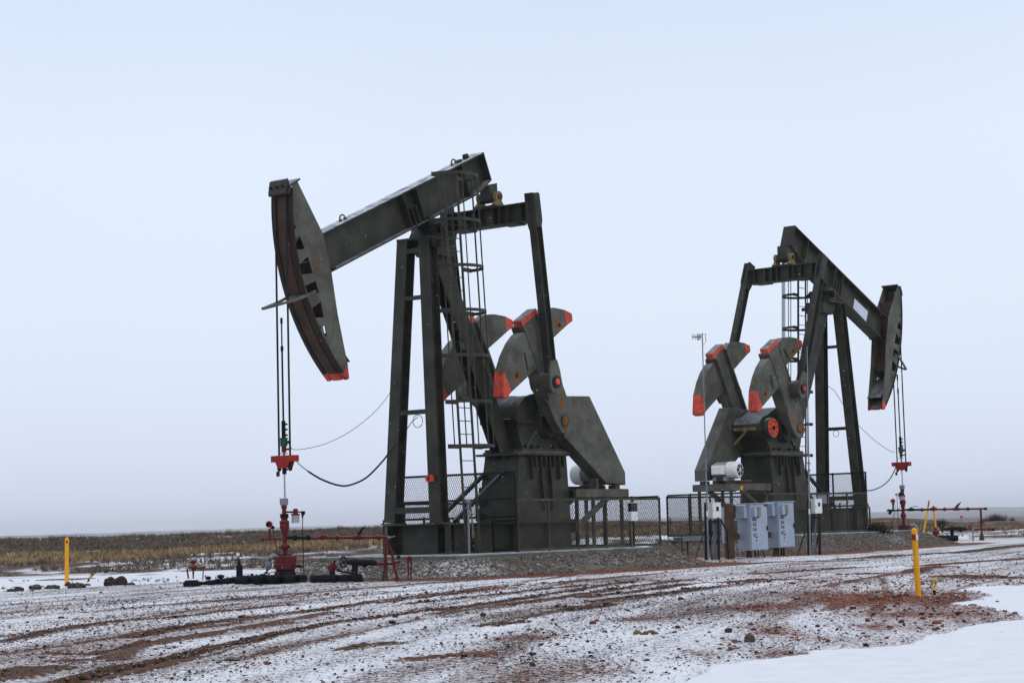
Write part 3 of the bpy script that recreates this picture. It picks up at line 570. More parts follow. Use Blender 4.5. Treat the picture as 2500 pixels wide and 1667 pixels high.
        def bloom(c_, r_, sd, st=1.0, mt=5):
            q = random.Random(sd); c.prism([(c_[0] + r_ * q.uniform(.6, 1.15) * cos(a), c_[1] + r_ * st * q.uniform(.6, 1.15) * sin(a)) for a in np.linspace(0, 6.28, 15)[:-1]], min(y2, y2 + s * .0025), max(y2, y2 + s * .0025), mt)
        bloom((XS, ZS), .17, 3 + i); bloom(CF(.36, -.12), .11, 11 + i, 1.5); bloom(CF(.62, -.2), .07, 21, 1.4); bloom(CF(-.2, .1), .07, 31)
        c.tube((XS, s * 1.07, ZS), (XS, s * 1.082, ZS), .12, n=18, m=5)
        co_ = c.build('crank_arm', ['olive_lit_weathered', 'warning_red', 'olive_paint', 'rusty_steel', 'dark_steel', 'rust_bloom'], root, .012)
        for k in (1, -1):
            w_ = MB(); isl = (k == low_side)
            if isl:
                A = [(1.53, .37), (2.46, .37), (2.46, .56), (2.39, .85), (2.24, 1.18), (2.0, 1.53), (1.486, 1.50)]; Bp = [(2.0, 1.53), (1.56, 1.86), (1.44, 1.75), (1.486, 1.50)]; hole = (1.72, 1.15); bars = ((2.05, .62), (1.64, .72))
            else:
                A = [(1.80, .37), (2.55, .37), (2.57, .72), (2.42, 1.08), (2.20, 1.44), (1.845, 1.33), (1.81, .55)]; Bp = [(2.20, 1.44), (2.0, 1.66), (1.84, 1.60), (1.845, 1.33)]; hole = (1.98, 1.05); bars = ((2.28, .6), (1.95, .68))
            rec = .02 if isl else -.07; l2, h2 = lo - rec * (s < 0), hi + rec * (s > 0)
            w_.prism([CF(a, k * t) for a, t in A], l2, h2, 0); w_.prism([CF(a, k * t) for a, t in Bp], l2, h2, 1)
            yo = h2 if s > 0 else l2
            q = CF(hole[0], k * hole[1]); w_.tube((q[0], yo, q[1]), (q[0], yo + s * .006, q[1]), .06, n=14, m=2); w_.prism([(q[0] + (.13 + .05 * math.sin(5 * a + k)) * cos(a), q[1] - .03 + (.15 + .05 * math.sin(3 * a + 2 * k)) * sin(a)) for a in np.linspace(0, 6.28, 19)[:-1]], min(yo, yo + s * .003), max(yo, yo + s * .003), 4)  # dark disc imitates the shade inside a hole, real rust halo around it
            p0, p1 = CF(bars[0][0], k * bars[0][1]), CF(bars[1][0], k * bars[1][1]); w_.bar((p0[0], yo, p0[1]), (p1[0], yo, p1[1]), .03, .05, (0, 1, 0), 3)
            w_.build('counterweight', ['olive_lit_weathered', 'warning_red', 'dark_steel', 'olive_paint', 'rust_bloom'], co_, .015)
    # ---- pitman arms
    px, pz = XS + 1.15 * sin(pa), ZS + 1.15 * cos(pa)
    d = Vector((px - ex, 0, pz - ezz + .1)).normalized()
    for s in (-1, 1):
        q = MB(); y = s * 1.285
        A = Vector((ex, y, ezz - .1)); Bv = Vector((px, y, pz)); n_ = Vector((d.z, 0, -d.x))
        def O(a, b_, base=A): v = base + d * a + n_ * b_; return (v.x, v.z)
        q.prism([O(-.30, -.16), O(-.30, .16), O(.36, .18), O(.55, .11), O(.55, -.11), O(.36, -.18)], min(y - s * .11, y - s * .04), max(y - s * .11, y - s * .04))
        q.prism([O(-.28, -.08), O(-.28, .15), O(.34, .16), O(.50, .1), O(.50, -.08)], min(y + s * .05, y + s * .10), max(y + s * .05, y + s * .10))
        q.hbeam(A - d * .3, Bv - d * .22, .19, .24, .022, n_)
        q.prism([O(-.50, -.13, Bv), O(-.50, .13, Bv), O(-.25, .2, Bv), O(.06, .24, Bv), O(.22, .18, Bv), O(.3, 0, Bv), O(.22, -.18, Bv), O(.06, -.24, Bv), O(-.25, -.2, Bv)], min(y + s * .07, y + s * .12), max(y + s * .07, y + s * .12), 1)
        q.tube((px, s * 1.05, pz), (px, y + s * .07, pz), .25, n=20, m=1); q.tube((px, y + s * .12, pz), (px, y + s * .15, pz), .15, n=18, m=2); q.tube((px, y + s * .15, pz), (px, y + s * .18, pz), .075, n=12, m=3)
        q.build('pitman_arm', ['olive_paint', 'olive_lit_weathered', 'dark_steel', 'warning_red'], root)
    # ---- samson post
    XT, ZT = .4277, HC - .26
    for s in (-1, 1):
        l = MB(); l.hbeam((XT, s * .3134, ZT), (.667, s * .66, .70), .30, .30, .022, (1, 0, .03)); l.box(.667 - .22, .667 + .2, s * .66 - .2, s * .66 + .2, .668, .70)
        for a in (-.14, .14): l.tube((.667 + a, s * .66 + s * .17, .70), (.667 + a, s * .66 + s * .17, .78), .02, n=6)
        l.build('post_leg', 'olive_paint', root)
    l = MB(); l.hbeam((-.10, 0, HC - .40), (-2.52, 0, 2.20), .46, .30, .024, (0, 1, 0)); l.box(-2.75, -2.35, -.3, .3, 2.262, 2.30); l.build('rear_post_leg', 'olive_paint', root)
    for z, wd in ((5.66, .09), (3.12, .10), (6.72, .1), (.97, .13)):
        f = (HC - .26 - z) / (HC - .26 - .7); x = XT + (.667 - XT) * f; y = .3134 + (.66 - .3134) * f
        l = MB(); l.bar((x + .1, -y, z), (x + .1, y, z), .08, wd); l.build('leg_brace', 'olive_paint', root)
    l = MB(); l.box(-.28, .60, -.46, .46, HC - .30, HC - .255); l.prism([(-.2, HC - .255), (.34, HC - .255), (.22, HC - .06), (.16, HC + .02), (-.16, HC + .02), (-.2, HC - .06)], -.34, .34, 1); l.tube((0, -.42, HC), (0, .42, HC), .125, n=18, m=1); l.box(-.2, .25, -.2, .2, HC + .02, HC + .225, 1)
    for s in (-1, 1): l.tube((0, s * .42, HC), (0, s * .47, HC), .075, n=14, m=2); l.prism([(-.5, HC - .62), (.1, HC - .62), (.4, HC - .3), (-.5, HC - .3)], min(s * .05, s * .3), max(s * .05, s * .3))
    l.box(.3, .52, .42, .50, HC - .5, HC - .3, 1)
    l.build('saddle_bearing', ['olive_paint', 'dark_steel', 'rusty_steel'], root)
    if i == 1:
        l = MB(); l.box(.38, .5, -.62, -.50, 4.19, 4.3); l.build('switch_box', 'bar_red', root)
        l = MB(); l.box(.78, .94, .52, .64, 1.58, 1.72); l.box(.94, .96, .6, .63, 1.6, 1.7, 1); l.build('switch_box', ['warning_red', 'dark_steel'], root)
    # ---- ladder with safety cage
    l = MB(); L0 = lambda z: Vector((-.02 + .16 * (z / 7.7), 1.04 - .25 * (z / 7.7), z)); zl0, zl1 = zp + .0, 8.42
    for k in (-.235, .235): l.bar(L0(zl0) + Vector((k, 0, 0)), L0(zl1) + Vector((k, 0, 0)), .06, .05)
    z = .28
    while z < zl1: l.tube(L0(z) - Vector((.235, 0, 0)), L0(z) + Vector((.235, 0, 0)), .011, n=6); z += .2905
    for zz in (6.86, 4.6): l.bar(L0(zz), Vector((.2 if zz > 6 else -.9, .3 if zz > 6 else .18, zz)), .06, .1)
    lo_ = l.build('ladder', 'olive_fence', root)
    l = MB(); RC = .6
    def hp(z, a): o = L0(z); return Vector((o.x + RC * cos(rad(a)), o.y + .02 + RC * sin(rad(a)), z))
    for z in (2.33, 3.3, 4.31, 5.3, 6.28, 7.3, 8.33):
        for a in range(-6, 186, 12):
            l.bar(hp(z, a), hp(z, a + 12), .012, .07)
        for a, k in ((-6, .235), (186, -.235)): l.bar(hp(z, a), L0(z) + Vector((k, 0, 0)), .012, .095)
    for a in (12, 38, 64, 90, 116, 142, 168): l.path([hp(z, a) - Vector((0, .008, 0)) for z in (2.30, 4.3, 6.3, 8.36)], .015, 6)
    l.build('safety_cage', 'olive_paint', lo_)
    # ---- pedestal, gearbox, brake drum
    pd = MB()
    pd.hexa([(-4.3, -.58, .66), (-2.2, -.58, .66), (-2.2, .58, .66), (-4.3, .58, .66)], [(-4.3, -.5, 2.2), (-2.45, -.5, 2.2), (-2.45, .5, 2.2), (-4.3, .5, 2.2)])
    pd.box(-4.45, -2.25, -.62, .62, 2.2, 2.25)
    for s in (-1, 1):
        for x, z in ((-2.83, 1.62), (-2.97, 1.92), (-3.19, .9), (-3.36, 1.92), (-3.53, .9), (-3.7, 1.92), (-3.9, 1.62), (-4.07, 1.92)):
            yo = lambda zz: s * (.58 - .08 * (zz - .66) / 1.54); pd.hexa([(x - .012, yo(z), z), (x + .012, yo(z), z), (x + .012, yo(z) + s * .1, z + .05), (x - .012, yo(z) + s * .1, z + .05)], [(x - .012, s * .5, 2.2), (x + .012, s * .5, 2.2), (x + .012, s * .6, 2.2), (x - .012, s * .6, 2.2)])
    for y in (-.3, .18): pd.tube((-2.44, y, 2.1), (-2.43, y, 2.1), .05, n=12, m=1)  # dark discs on the face imitate the shade in round holes
    for k in range(4): pd.box(-2.385 + .04 * k + .03, -2.33 + .045 * k + .03, -.56, -.36, 1.72 - .3 * k - .06, 1.72 - .3 * k + .06, 1)  # dark blocks put in for the shade of open cutouts
    for y, q in ((-.42, 1), (.12, 1)): pd.bar((-.5, y, .70), (-2.32, y, 1.8), .07, .09, m=q)
    po = pd.build('pedestal', ['olive_paint', 'dark_steel'], root)
    gb = MB(); prof = [(-2.62, 2.36), (-2.50, 2.62), (-2.42, 2.95), (-2.44, 3.15), (-2.56, 3.38), (-2.78, 3.53), (-3.1, 3.61), (-3.6, 3.63), (-4.0, 3.52), (-4.35, 3.36), (-4.62, 3.30), (-4.82, 3.12), (-4.84, 2.9), (-4.66, 2.78), (-4.45, 2.66), (-4.33, 2.5), (-4.3, 2.36)]
    gb.prism(prof, -.48, .48, 0, to=lambda a, b_, h_: (a, h_, b_))
    gb.box(-4.42, -2.48, -.58, .58, 2.25, 2.30, 2); gb.box(-4.36, -2.52, -.56, .56, 2.304, 2.36, 0)
    gb.prism([(p[0] * 1.0 + (p[0] + 3.6) * .03, p[1] + (p[1] - 3) * .05) for p in prof[2:13]] , -.5, -.42, 0); gb.prism([(p[0] + (p[0] + 3.6) * .03, p[1] + (p[1] - 3) * .05) for p in prof[2:13]], .42, .5, 0)
    for s in (-1, 1):
        gb.tube((XS, s * .48, ZS), (XS, s * .66, ZS), .42, .36, n=24); gb.tube((XS, s * .66, ZS), (XS, s * .8, ZS), .15, n=16, m=1); gb.tube((-4.42, s * .48, ZS), (-4.42, s * .56, ZS), .26, n=20); gb.box(-4.9, -2.36, min(s * .5, s * .56), max(s * .5, s * .56), 2.94, 3.02)
        for x in (-2.7, -2.95, -3.2, -3.8, -4.1): gb.tube((x, s * .52, 2.36), (x, s * .52, 2.43), .035, n=6, m=1)
        gb.bar((-2.75, s * .5, 2.37), (-3.2, s * .5, 2.8), .06, .06)
    gb.box(-2.47, -2.36, -.42, .5, 2.93, 3.03, 1); gb.box(-2.46, -2.35, .05, .3, 3.03, 3.05, 3)
    go = gb.build('gearbox', ['olive_paint', 'dark_steel', 'olive_lit_weathered', 'galvanised'], root)
    bd = MB(); bd.tube((-4.42, -.56, ZS), (-4.42, -.70, ZS), .30, n=24, m=1); bd.tube((-4.42, -.70, ZS), (-4.42, -.715, ZS), .28, n=24, m=0); bd.tube((-4.42, -.715, ZS), (-4.42, -.75, ZS), .06, n=12, m=2)
    for k in range(8): a = rad(45 * k + 10); bd.tube((-4.42 + .19 * cos(a), -.712, ZS + .19 * sin(a)), (-4.42 + .19 * cos(a), -.722, ZS + .19 * sin(a)), .028, n=8, m=2)
    bd.build('brake_drum', ['warning_red', 'olive_paint', 'dark_steel'], go)
    bd = MB(); bd.bar((-4.95, -.1, 2.95), (-5.0, -.1, 2.95), .1, .1); bd.bar((-4.86, .38, 2.98), (-4.86, -.4, 2.98), .06, .09); bd.bar((-4.86, .35, 2.55), (-4.86, -.1, 2.95), .05, .06); bd.build('brake_lever', 'gold_grease', go)
    # ---- belt guard
    gd = MB(); gd.prism([(-3.95, 3.60), (-4.92, 3.63), (-6.08, 2.14), (-6.33, 1.81), (-6.33, 1.50), (-5.5, 1.55), (-4.45, 2.24), (-3.86, 2.62), (-3.72, 3.1)], .42, .80)
    gd.box(-6.2, -6.0, .5, .72, 1.405, 1.5); gd.box(-5.3, -5.2, .5, .72, 1.405, 1.66)
    gd.build('belt_guard', 'olive_lit_weathered', root, .012)
    # ---- motor platform and motor
    pf = MB(); pf.bar((-6.45, -.46, 1.305), (-4.25, -.46, 1.305), .08, .19); pf.bar((-6.45, .76, 1.305), (-4.25, .76, 1.305), .08, .19); pf.bar((-6.41, -.42, 1.303), (-6.41, .72, 1.303), .08, .18); pf.bar((-5.3, -.42, 1.303), (-5.3, .72, 1.303), .08, .17); pf.box(-6.44, -4.3, -.48, .78, 1.402, 1.408)
    pf.bar((-6.32, -.4, zp), (-6.32, -.4, 1.21), .07, .07); pf.bar((-6.32, .66, zp), (-6.32, .66, 1.21), .07, .07); pf.bar((-5.35, .5, zp), (-5.35, .5, 1.21), .07, .07)
    for y in (-.45, .62): pf.bar((-5.85, y, 1.22), (-4.3, y, .42), .1, .11)
    pf.bar((-4.2, -.5, 1.303), (-4.2, .5, 1.303), .06, .17)
    fo = pf.build('motor_platform', 'olive_lit_weathered', root)
    if i == 2:
        t_ = MB(); t_.box(-6.0, -5.85, -.508, -.502, 1.22, 1.34); t_.build('warning_tag', 'orange_tag', fo)
    rl_ = MB()
    for y in (-.28, .16): rl_.bar((-6.3, y, 1.455), (-5.35, y, 1.455), .12, .09)
    rl_.tube((-6.35, -.5, 1.46), (-5.4, -.5, 1.46), .04, n=8); rl_.build('slide_rail', 'rusty_steel', root)
    mo = MB(); mx, mz = -5.93, 1.79
    mo.tube((mx, -.14, mz), (mx, .32, mz), .215, n=28, m=1)
    for k in range(14): mo.tube((mx, -.12 + .03 * k, mz), (mx, -.108 + .03 * k, mz), .236, n=28, m=1, smooth=False)
    mo.tube((mx, .32, mz), (mx, .36, mz), .2, n=24, m=1); mo.tube((mx, .36, mz), (mx, .46, mz), .04, n=10, m=2)
    for y in (-.1, .25): mo.box(mx - .22, mx + .22, y - .05, y + .05, 1.5, 1.6, 1)
    m_ = mo.build('motor', ['white_enamel', 'grey_plastic', 'dark_steel'], root)
    fc = MB(); fc.lathe((mx, -.13, mz), (0, -1, 0), [(0, .245), (.26, .245), (.31, .225), (.34, .185), (.345, .17)], 28, 0); fc.tube((mx, -.474, mz), (mx, -.478, mz), .165, n=24, m=1)
    for k in range(6): a = rad(30 + 60 * k); fc.bar((mx, -.483, mz), (mx + .165 * cos(a), -.483, mz + .165 * sin(a)), .012, .018, (0, 1, 0), 0)
    fc.tube((mx, -.478, mz), (mx, -.49, mz), .035, n=10, m=0); fc.build('fan_cover', ['white_enamel', 'dark_steel'], m_)
    tb = MB(); tb.box(mx - .42, mx - .2, -.12, .22, 1.67, 1.93); tb.box(mx - .435, mx - .42, -.1, .2, 1.69, 1.91); tb.build('terminal_box', 'white_enamel', m_, .01)
    # ---- skid base
    sk = MB(); z0 = zp + .004; zc = (z0 + .664) / 2; dp = .664 - z0
    for s in (-1, 1):
        sk.hbeam((.68, s * .83, zc), (-3.95, s * .83, zc), .29, dp, .035, (0, 0, 1))
        for x in (.5, -.15, -1.6, -2.9): sk.box(x - .012, x + .012, min(s * .845, s * .965), max(s * .845, s * .965), z0 + .036, .628)
    for x in (.36, -.6, -1.9, -3.2, -3.85): sk.hbeam((x, -.815, zc), (x, .815, zc), .2, dp - .01, .03, (0, 0, 1))
    sk.box(.44, .455, -.58, .58, z0 + .02, .62); sk.box(.655, .684, .85, .972, z0 + .038, .626); sk.box(.655, .684, -.972, -.93, z0 + .038, .626); sk.box(.42, .64, .565, .58, z0 + .02, .62); sk.box(.36, .66, -.815, .815, .635, .662); sk.box(-4.05, -3.955, -.6, .98, .42, .70, 1)
    for x in (.1, -.5):
        for y in (-.25, .25): sk.tube((x, y, .664), (x, y, .82), .03, n=6, m=1)
    sk.build('skid_base', ['olive_paint', 'rusty_steel'], root)
    if i == 1:
        cd_ = MB(); cd_.path([(.28, 1.16, z) for z in (-.02, .5, 1.1)], .028, 8, 0); cd_.ball((.28, 1.16, 1.13), .06, 0); cd_.path([(.22, 1.17, 1.1), (.2, 1.2, .7), (.19, 1.2, .45)], .02, 6, 1); cd_.ball((.19, 1.2, .42), .045, 1, sc=(.8, .8, 2.2)); cd_.build('conduit', ['galvanised', 'gold_grease'], root)
    return root
pumpjack(1, 24.087, 28.4, 1, 'olive pumpjack standing nearer on the left, its horsehead pointing left over the red wellhead')
pumpjack(2, 23.093, -29.6, -1, 'olive pumpjack farther right with blank white panel on its beam, horsehead pointing right')

# ------------------------------------------------------------------ concrete pads and guard fences
def pad(i, label):
    b = MB(); z = PADZ[i]; b.box(-5.75, 1.72, -1.95, 1.95, z - .35, z); o = b.build('concrete_pad', 'concrete', None, .02); o.location = PUMP[i]['T']; o.rotation_euler = (0, 0, rad(PUMP[i]['h'])); tag(o, label, 'foundation', 'concrete pads under the pumpjacks')
pad(1, 'grey concrete slab under the nearer pumpjack, snow along its edge'); pad(2, 'grey concrete slab under the farther right pumpjack')
def mesh_strips(b, p, q, z0, z1, m, skip=None):
    """expanded metal between two uprights: two sets of slanting strands"""
    p, q = Vector(p), Vector(q); L = (q - p).length; u = (q - p) / L; H = z1 - z0; pitch, k = .062, .48; n = u.cross(Vector((0, 0, 1)))
    for sgn in (1, -1):
        x = -H * k
        while x < L + H * k:
            a, c = (x, x + H * k) if sgn > 0 else (x + H * k, x); t0, t1 = 0.0, 1.0
            for lim, above in ((0, False), (L, True)):
                va, vc = a + (c - a) * t0, a + (c - a) * t1
                if abs(c - a) > 1e-9:
                    t = (lim - a) / (c - a)
                    if above:
                        if va > lim: t0 = max(t0, t)
                        if vc > lim: t1 = min(t1, t)
                    else:
                        if va < lim: t0 = max(t0, t)
                        if vc < lim: t1 = min(t1, t)
            if t1 - t0 > .01:
                A = p + u * (a + (c - a) * t0) + Vector((0, 0, z0 + H * t0)); B_ = p + u * (a + (c - a) * t1) + Vector((0, 0, z0 + H * t1))
                A = A + n * (.002 * sgn); B_ = B_ + n * (.002 * sgn); w_ = u * .0048
                b.add([A - w_, A + w_, B_ + w_, B_ - w_], [(0, 1, 2, 3)], m)
            x += pitch
def fence(i, runs, posts, mat, label, group):
    """runs = (p, q, bottom, top, middle rails); posts = (x, y, bottom, top)"""
    z = PADZ[i]; r = thing('guard_fence', label, 'fence', PUMP[i]['T'], rad(PUMP[i]['h']), group)
    for x, y, a, c in posts:
        b = MB(); b.box(x - .02, x + .02, y - .02, y + .02, z + a, z + c); b.build('post', mat, r)
    for p, q, a, c, mid in runs:
        P, Q = Vector((p[0], p[1], 0)), Vector((q[0], q[1], 0)); e = (Q - P).normalized() * .028
        for h in (a + .04, c - .03) + tuple(mid):
            b = MB(); b.bar(P + e + Vector((0, 0, z + h)), Q - e + Vector((0, 0, z + h)), .045, .05); b.build('rail', mat, r)
        b = MB(); mesh_strips(b, P + e, Q - e, z + a + .05, z + c - .04, 0); b.build('mesh_panel', mat, r)
XA, XB, YF = -.85, -6.5, 1.65
def fences(i, far, near, gname):
    n = 1 if i == 1 else -1
    fence(i, [((XA, n * YF), (XB, n * YF), 0, 1.17, ())], [(XA - (XA - XB) * k / 5, n * YF, 0, 1.175) for k in range(6)], 'olive_fence', f'low olive mesh fence along the camera side of the {near}', gname)
    fence(i, [((XA, -n * YF), (XB, -n * YF), 0, 1.17, ())], [(XA - (XA - XB) * k / 5, -n * YF, 0, 1.175) for k in range(6)], 'dark_steel', f'low black mesh fence along the back side of the {near}', gname)
    fence(i, [((XB, -YF), (XB, YF), 0, 1.22, ())], [(XB, y, 0, 1.225) for y in (-.85, 0, .85)], 'dark_steel' if i == 1 else 'olive_fence', f'short mesh fence closing the motor end of the {near}', gname)
    f = XA + .06
    fence(i, [((f, -YF), (f, YF), .74, 1.78, (1.17,)), ((f, n * 1.0), (f, n * YF), .02, .72, ())], [(f, n * YF, 0, 1.785), (f, -n * YF, .70, 1.785), (f, n * .54, .70, 1.785), (f, -n * .35, .70, 1.785), (f, n * 1.0, 0, .735)], 'dark_steel', f'tall black mesh screen across the {near} behind its front legs', gname)
fences(1, '', 'nearer left pumpjack', 'mesh fences round the nearer pumpjack'); fences(2, '', 'farther right pumpjack', 'mesh fences round the farther pumpjack')
# ------------------------------------------------------------------ wellheads
def wellhead(which, Yd, base, stuff):
    pass
def Zm(x0, y0, s): return lambda a, b: (x0 + a * s, y0 + b * s)
zA = Zm(440, 1330, .13605); zB = Zm(640, 1200, .14035); zC = Zm(760, 1280, .119); zE = Zm(2160, 1180, .11905)
Y1, Y2 = 40.09, 64.29
K1, K2 = Y1 / FPX, Y2 / FPX
def pt(z, Y, dy=0.0): return lambda a, b: at_y(*z(a, b), Y + dy)
def rod(P, Yd, k, top, mid, bot, clamps, label, rod_x):
    r = thing('polished_rod', label, 'polished rod', P(bot), 0, 'polished rods hanging from the pumpjacks'); o = Vector(r.location)
    T = lambda p: Vector(p) - o
    b = MB(T); ax = lambda v: P(v)
    b.tube(ax(bot), ax(clamps['low'][1]), .018, n=10); b.build('lower_rod', 'polished_steel', r)
    b = MB(T); b.tube(ax(clamps['low'][1]), ax(mid), .02, n=10); b.tube(ax(mid), ax(mid - 12), .03, n=8); b.tube(ax(mid - 12), ax(top + 14), .015, n=8); b.tube(ax(top + 14), ax(top), .026, n=8); b.build('rod_pipe', 'black_rubber', r)
    b = MB(T); v0, v1 = clamps['up']; b.tube(ax(v1), ax(v0), .043, n=10)
    for f in (.2, .5, .82):
        c = ax(v0 + (v1 - v0) * f); b.tube(c + Vector((0, -.02, 0)), c + Vector((.085, -.02, 0)), .022, n=6)
    b.build('rod_clamp', 'black_rubber', r)
    b = MB(T); v0, v1 = clamps['green']; b.tube(ax(v1), ax(v0), .075, n=14); b.tube(ax(v0 + 1.5), ax(v0 - 1.5), .088, n=14); c = ax((v0 + v1) / 2); b.tube(c, c + Vector((.10, -.04, 0)), .035, n=10); b.ball(c + Vector((.115, -.04, 0)), .04); b.build('rod_rotator', 'clamp_green', r)
    b = MB(T); v0, v1 = clamps['red']; b.tube(ax(v1), ax(v0), .05, n=12); b.tube(ax((v0 + v1) / 2), ax((v0 + v1) / 2) + Vector((.12, -.02, 0)), .022, n=8); b.tube(ax(v1 + 4), ax(v1 + 2), .075, n=14, m=1); b.build('load_cell', ['pipe_red', 'galvanised'], r)
    b = MB(T); v0, v1 = clamps['low']; b.tube(ax(v1), ax(v0), .045, n=10); c = ax((v0 + v1) / 2); b.tube(c + Vector((0, -.02, 0)), c + Vector((.08, -.02, 0)), .022, n=6); b.build('rod_clamp', 'black_rubber', r)
    return r
rx1 = lambda v: at_y(697 - (1290 - v) * .0195, v, Y1); rx2 = lambda v: at_y(2207 - (1260 - v) * .048, v, Y2)
rod(rx1, Y1, K1, 776, 857, 1217, dict(up=(1027, 1070), green=(1070, 1089), red=(1089, 1104), low=(1135, 1157)), 'slim polished rod with black clamps rising from the nearer left red wellhead', 0)
rod(rx2, Y2, K2, 914, 961, 1186, dict(up=(1066, 1093), green=(1093, 1105), red=(1105, 1116), low=(1134, 1148)), 'slim polished rod with black clamps rising from the farther right red wellhead', 0)

def stack(P, T, name, segs, mats, parent):
    """turned body: (row, radius) pairs along the plumb line P(row)"""
    b = MB(T)
    for (v0, r0), (v1, r1) in zip(segs, segs[1:]):
        if v0 == v1: continue
        b.tube(P(v0), P(v1), r0, r1, n=18)
    return b.build(name, mats, parent)
def wheel(b, c, nrm, R, r, m=0, spokes=4):
    b.ring(c, nrm, R, r, 20, m); d = Vector(nrm).normalized(); a = d.cross(Vector((0, 0, 1))).normalized(); e = d.cross(a)
    for k in range(spokes): t = math.pi * 2 * k / spokes + .4; b.tube(c, c + (a * cos(t) + e * sin(t)) * R, r * .7, n=6, m=m)
    b.tube(c - d * .03, c + d * .03, r * 2, n=8, m=m)
def flange(b, c, d, r, w=.05, m=0, bolts=True):
    c, d = Vector(c), Vector(d).normalized(); b.tube(c - d * w / 2, c + d * w / 2, r, n=16, m=m)
# --- nearer wellhead
P = pt(zB, Y1); px = .14035 * K1
w1 = thing('wellhead', 'red wellhead tree under the left pumpjack horsehead, with grey canister on its right', 'wellhead', (P(390, 1560).x, Y1, 0), 0, 'red wellheads'); o1 = Vector(w1.location); T1 = lambda p: Vector(p) - o1
ax = lambda v: at_y(640 + (378 + (v - 115) * .022) * .14035, 1200 + v * .14035, Y1)
b = MB(T1); b.tube(ax(228), ax(115), 74 * px, n=20); b.tube(ax(232), ax(222), 66 * px, n=20); b.build('drip_cup', 'galvanised', w1)
stack(ax, T1, 'stuffing_box', [(385, 38 * px), (290, 38 * px), (290, 52 * px), (238, 50 * px), (230, 40 * px)], 'pipe_red', w1)
b = MB(T1); b.tube(ax(455), ax(383), 74 * px, n=8); b.build('hammer_union', 'black_rubber', w1)
stack(ax, T1, 'blowout_preventer', [(740, 42 * px), (725, 60 * px), (655, 62 * px), (650, 84 * px), (585, 82 * px), (582, 78 * px), (575, 83 * px), (508, 83 * px), (500, 58 * px), (455, 56 * px)], 'pipe_red', w1)
stack(ax, T1, 'tubing_tee', [(1090, 42 * px), (1010, 42 * px), (985, 70 * px), (950, 84 * px), (915, 66 * px), (895, 40 * px), (735, 42 * px)], 'pipe_red', w1)
b = MB(T1)
for s in (-1, 1): c = ax(960); b.tube(c, c + Vector((s * 100 * px, 0, 0)), 18 * px, n=8)
b.build('tee_studs', 'dark_steel', w1)
stack(ax, T1, 'casing_head', [(1345, 190 * px), (1250, 195 * px), (1245, 186 * px), (1238, 186 * px), (1233, 196 * px), (1120, 194 * px), (1112, 120 * px), (1080, 122 * px)], 'pipe_red', w1)
stack(ax, T1, 'casing_base', [(1585, 215 * px), (1520, 210 * px), (1440, 185 * px), (1380, 160 * px), (1345, 168 * px)], 'black_wrap', w1)
b = MB(T1); c = P(275, 1400); b.box(c.x - .05, c.x + .05, Y1 - .2, Y1 - .15, 0, .24); b.build('base_bracket', 'pipe_red', w1)
b = MB(T1); b.tube(P(345, 812), P(0, 826), .022, n=10); b.tube(P(40, 824), P(-15, 826), .04, n=8); b.tube(P(255, 815), P(225, 815), .035, n=8); b.tube(P(20, 800), P(0, 760), .015, n=6); b.tube(P(240, 800), P(265, 750), .012, n=6); b.tube(P(130, 815), P(128, 640), .03, .026, n=10); b.tube(P(130, 790), P(130, 760), .036, n=8); b.build('side_branch', 'pipe_red', w1)
b = MB(T1); c = P(122, 565); b.tube(c + Vector((0, -.03, 0)), c + Vector((0, .04, 0)), 57 * px, n=20, m=0); b.tube(c + Vector((-.012, -.03, 0)), c + Vector((-.012, -.04, 0)), 40 * px, n=20, m=1); c2 = P(188, 620); b.ball(c2, 32 * px, 1); b.tube(P(150, 640), P(180, 620), .02, n=8, m=1); b.build('pressure_switch', ['bar_red', 'black_rubber'], w1)
b = MB(T1); b.path([P(190, 650), P(205, 730), P(225, 900), P(255, 1030), P(272, 1095)], .009, 6); b.build('cable', 'black_rubber', w1)
b = MB(T1); b.tube(P(420, 352), P(540, 352), .017, n=8, m=1); b.tube(P(495, 352), P(520, 352), .024, n=6, m=1); stackp = lambda v: P(580, v)
for v0, v1, r0, r1, m in ((400, 300, 44, 40, 0), (300, 292, 40, 28, 0), (408, 380, 76, 76, 0), (543, 408, 66, 66, 2)): b.tube(stackp(v0), stackp(v1), r0 * px, r1 * px, n=18, m=m)
b.tube(P(620, 350), P(690, 350), .014, n=8, m=1); b.tube(P(680, 365), P(745, 365), .038, n=10, m=1); b.tube(P(705, 390), P(702, 450), .03, .014, n=8, m=1); b.path([P(702, 440), P(705, 700), P(715, 1100), P(724, 1300), P(728, 1420)], .009, 6, 1); b.build('overflow_canister', ['pipe_red', 'black_rubber', 'grey_plastic'], w1)
b = MB(T1); b.path([P(240, 1110), P(190, 1110), P(150, 1150), P(120, 1230), P(100, 1330), P(70, 1420)], [.045, .05, .06, .07, .06, .05], 10); b.build('casing_elbow', 'galvanised', w1)
b = MB(T1); b.tube(P(590, 1293), P(680, 1293), .028, n=8); b.tube(P(675, 1293), P(725, 1293), .014, n=8); b.build('casing_valve', 'black_rubber', w1)
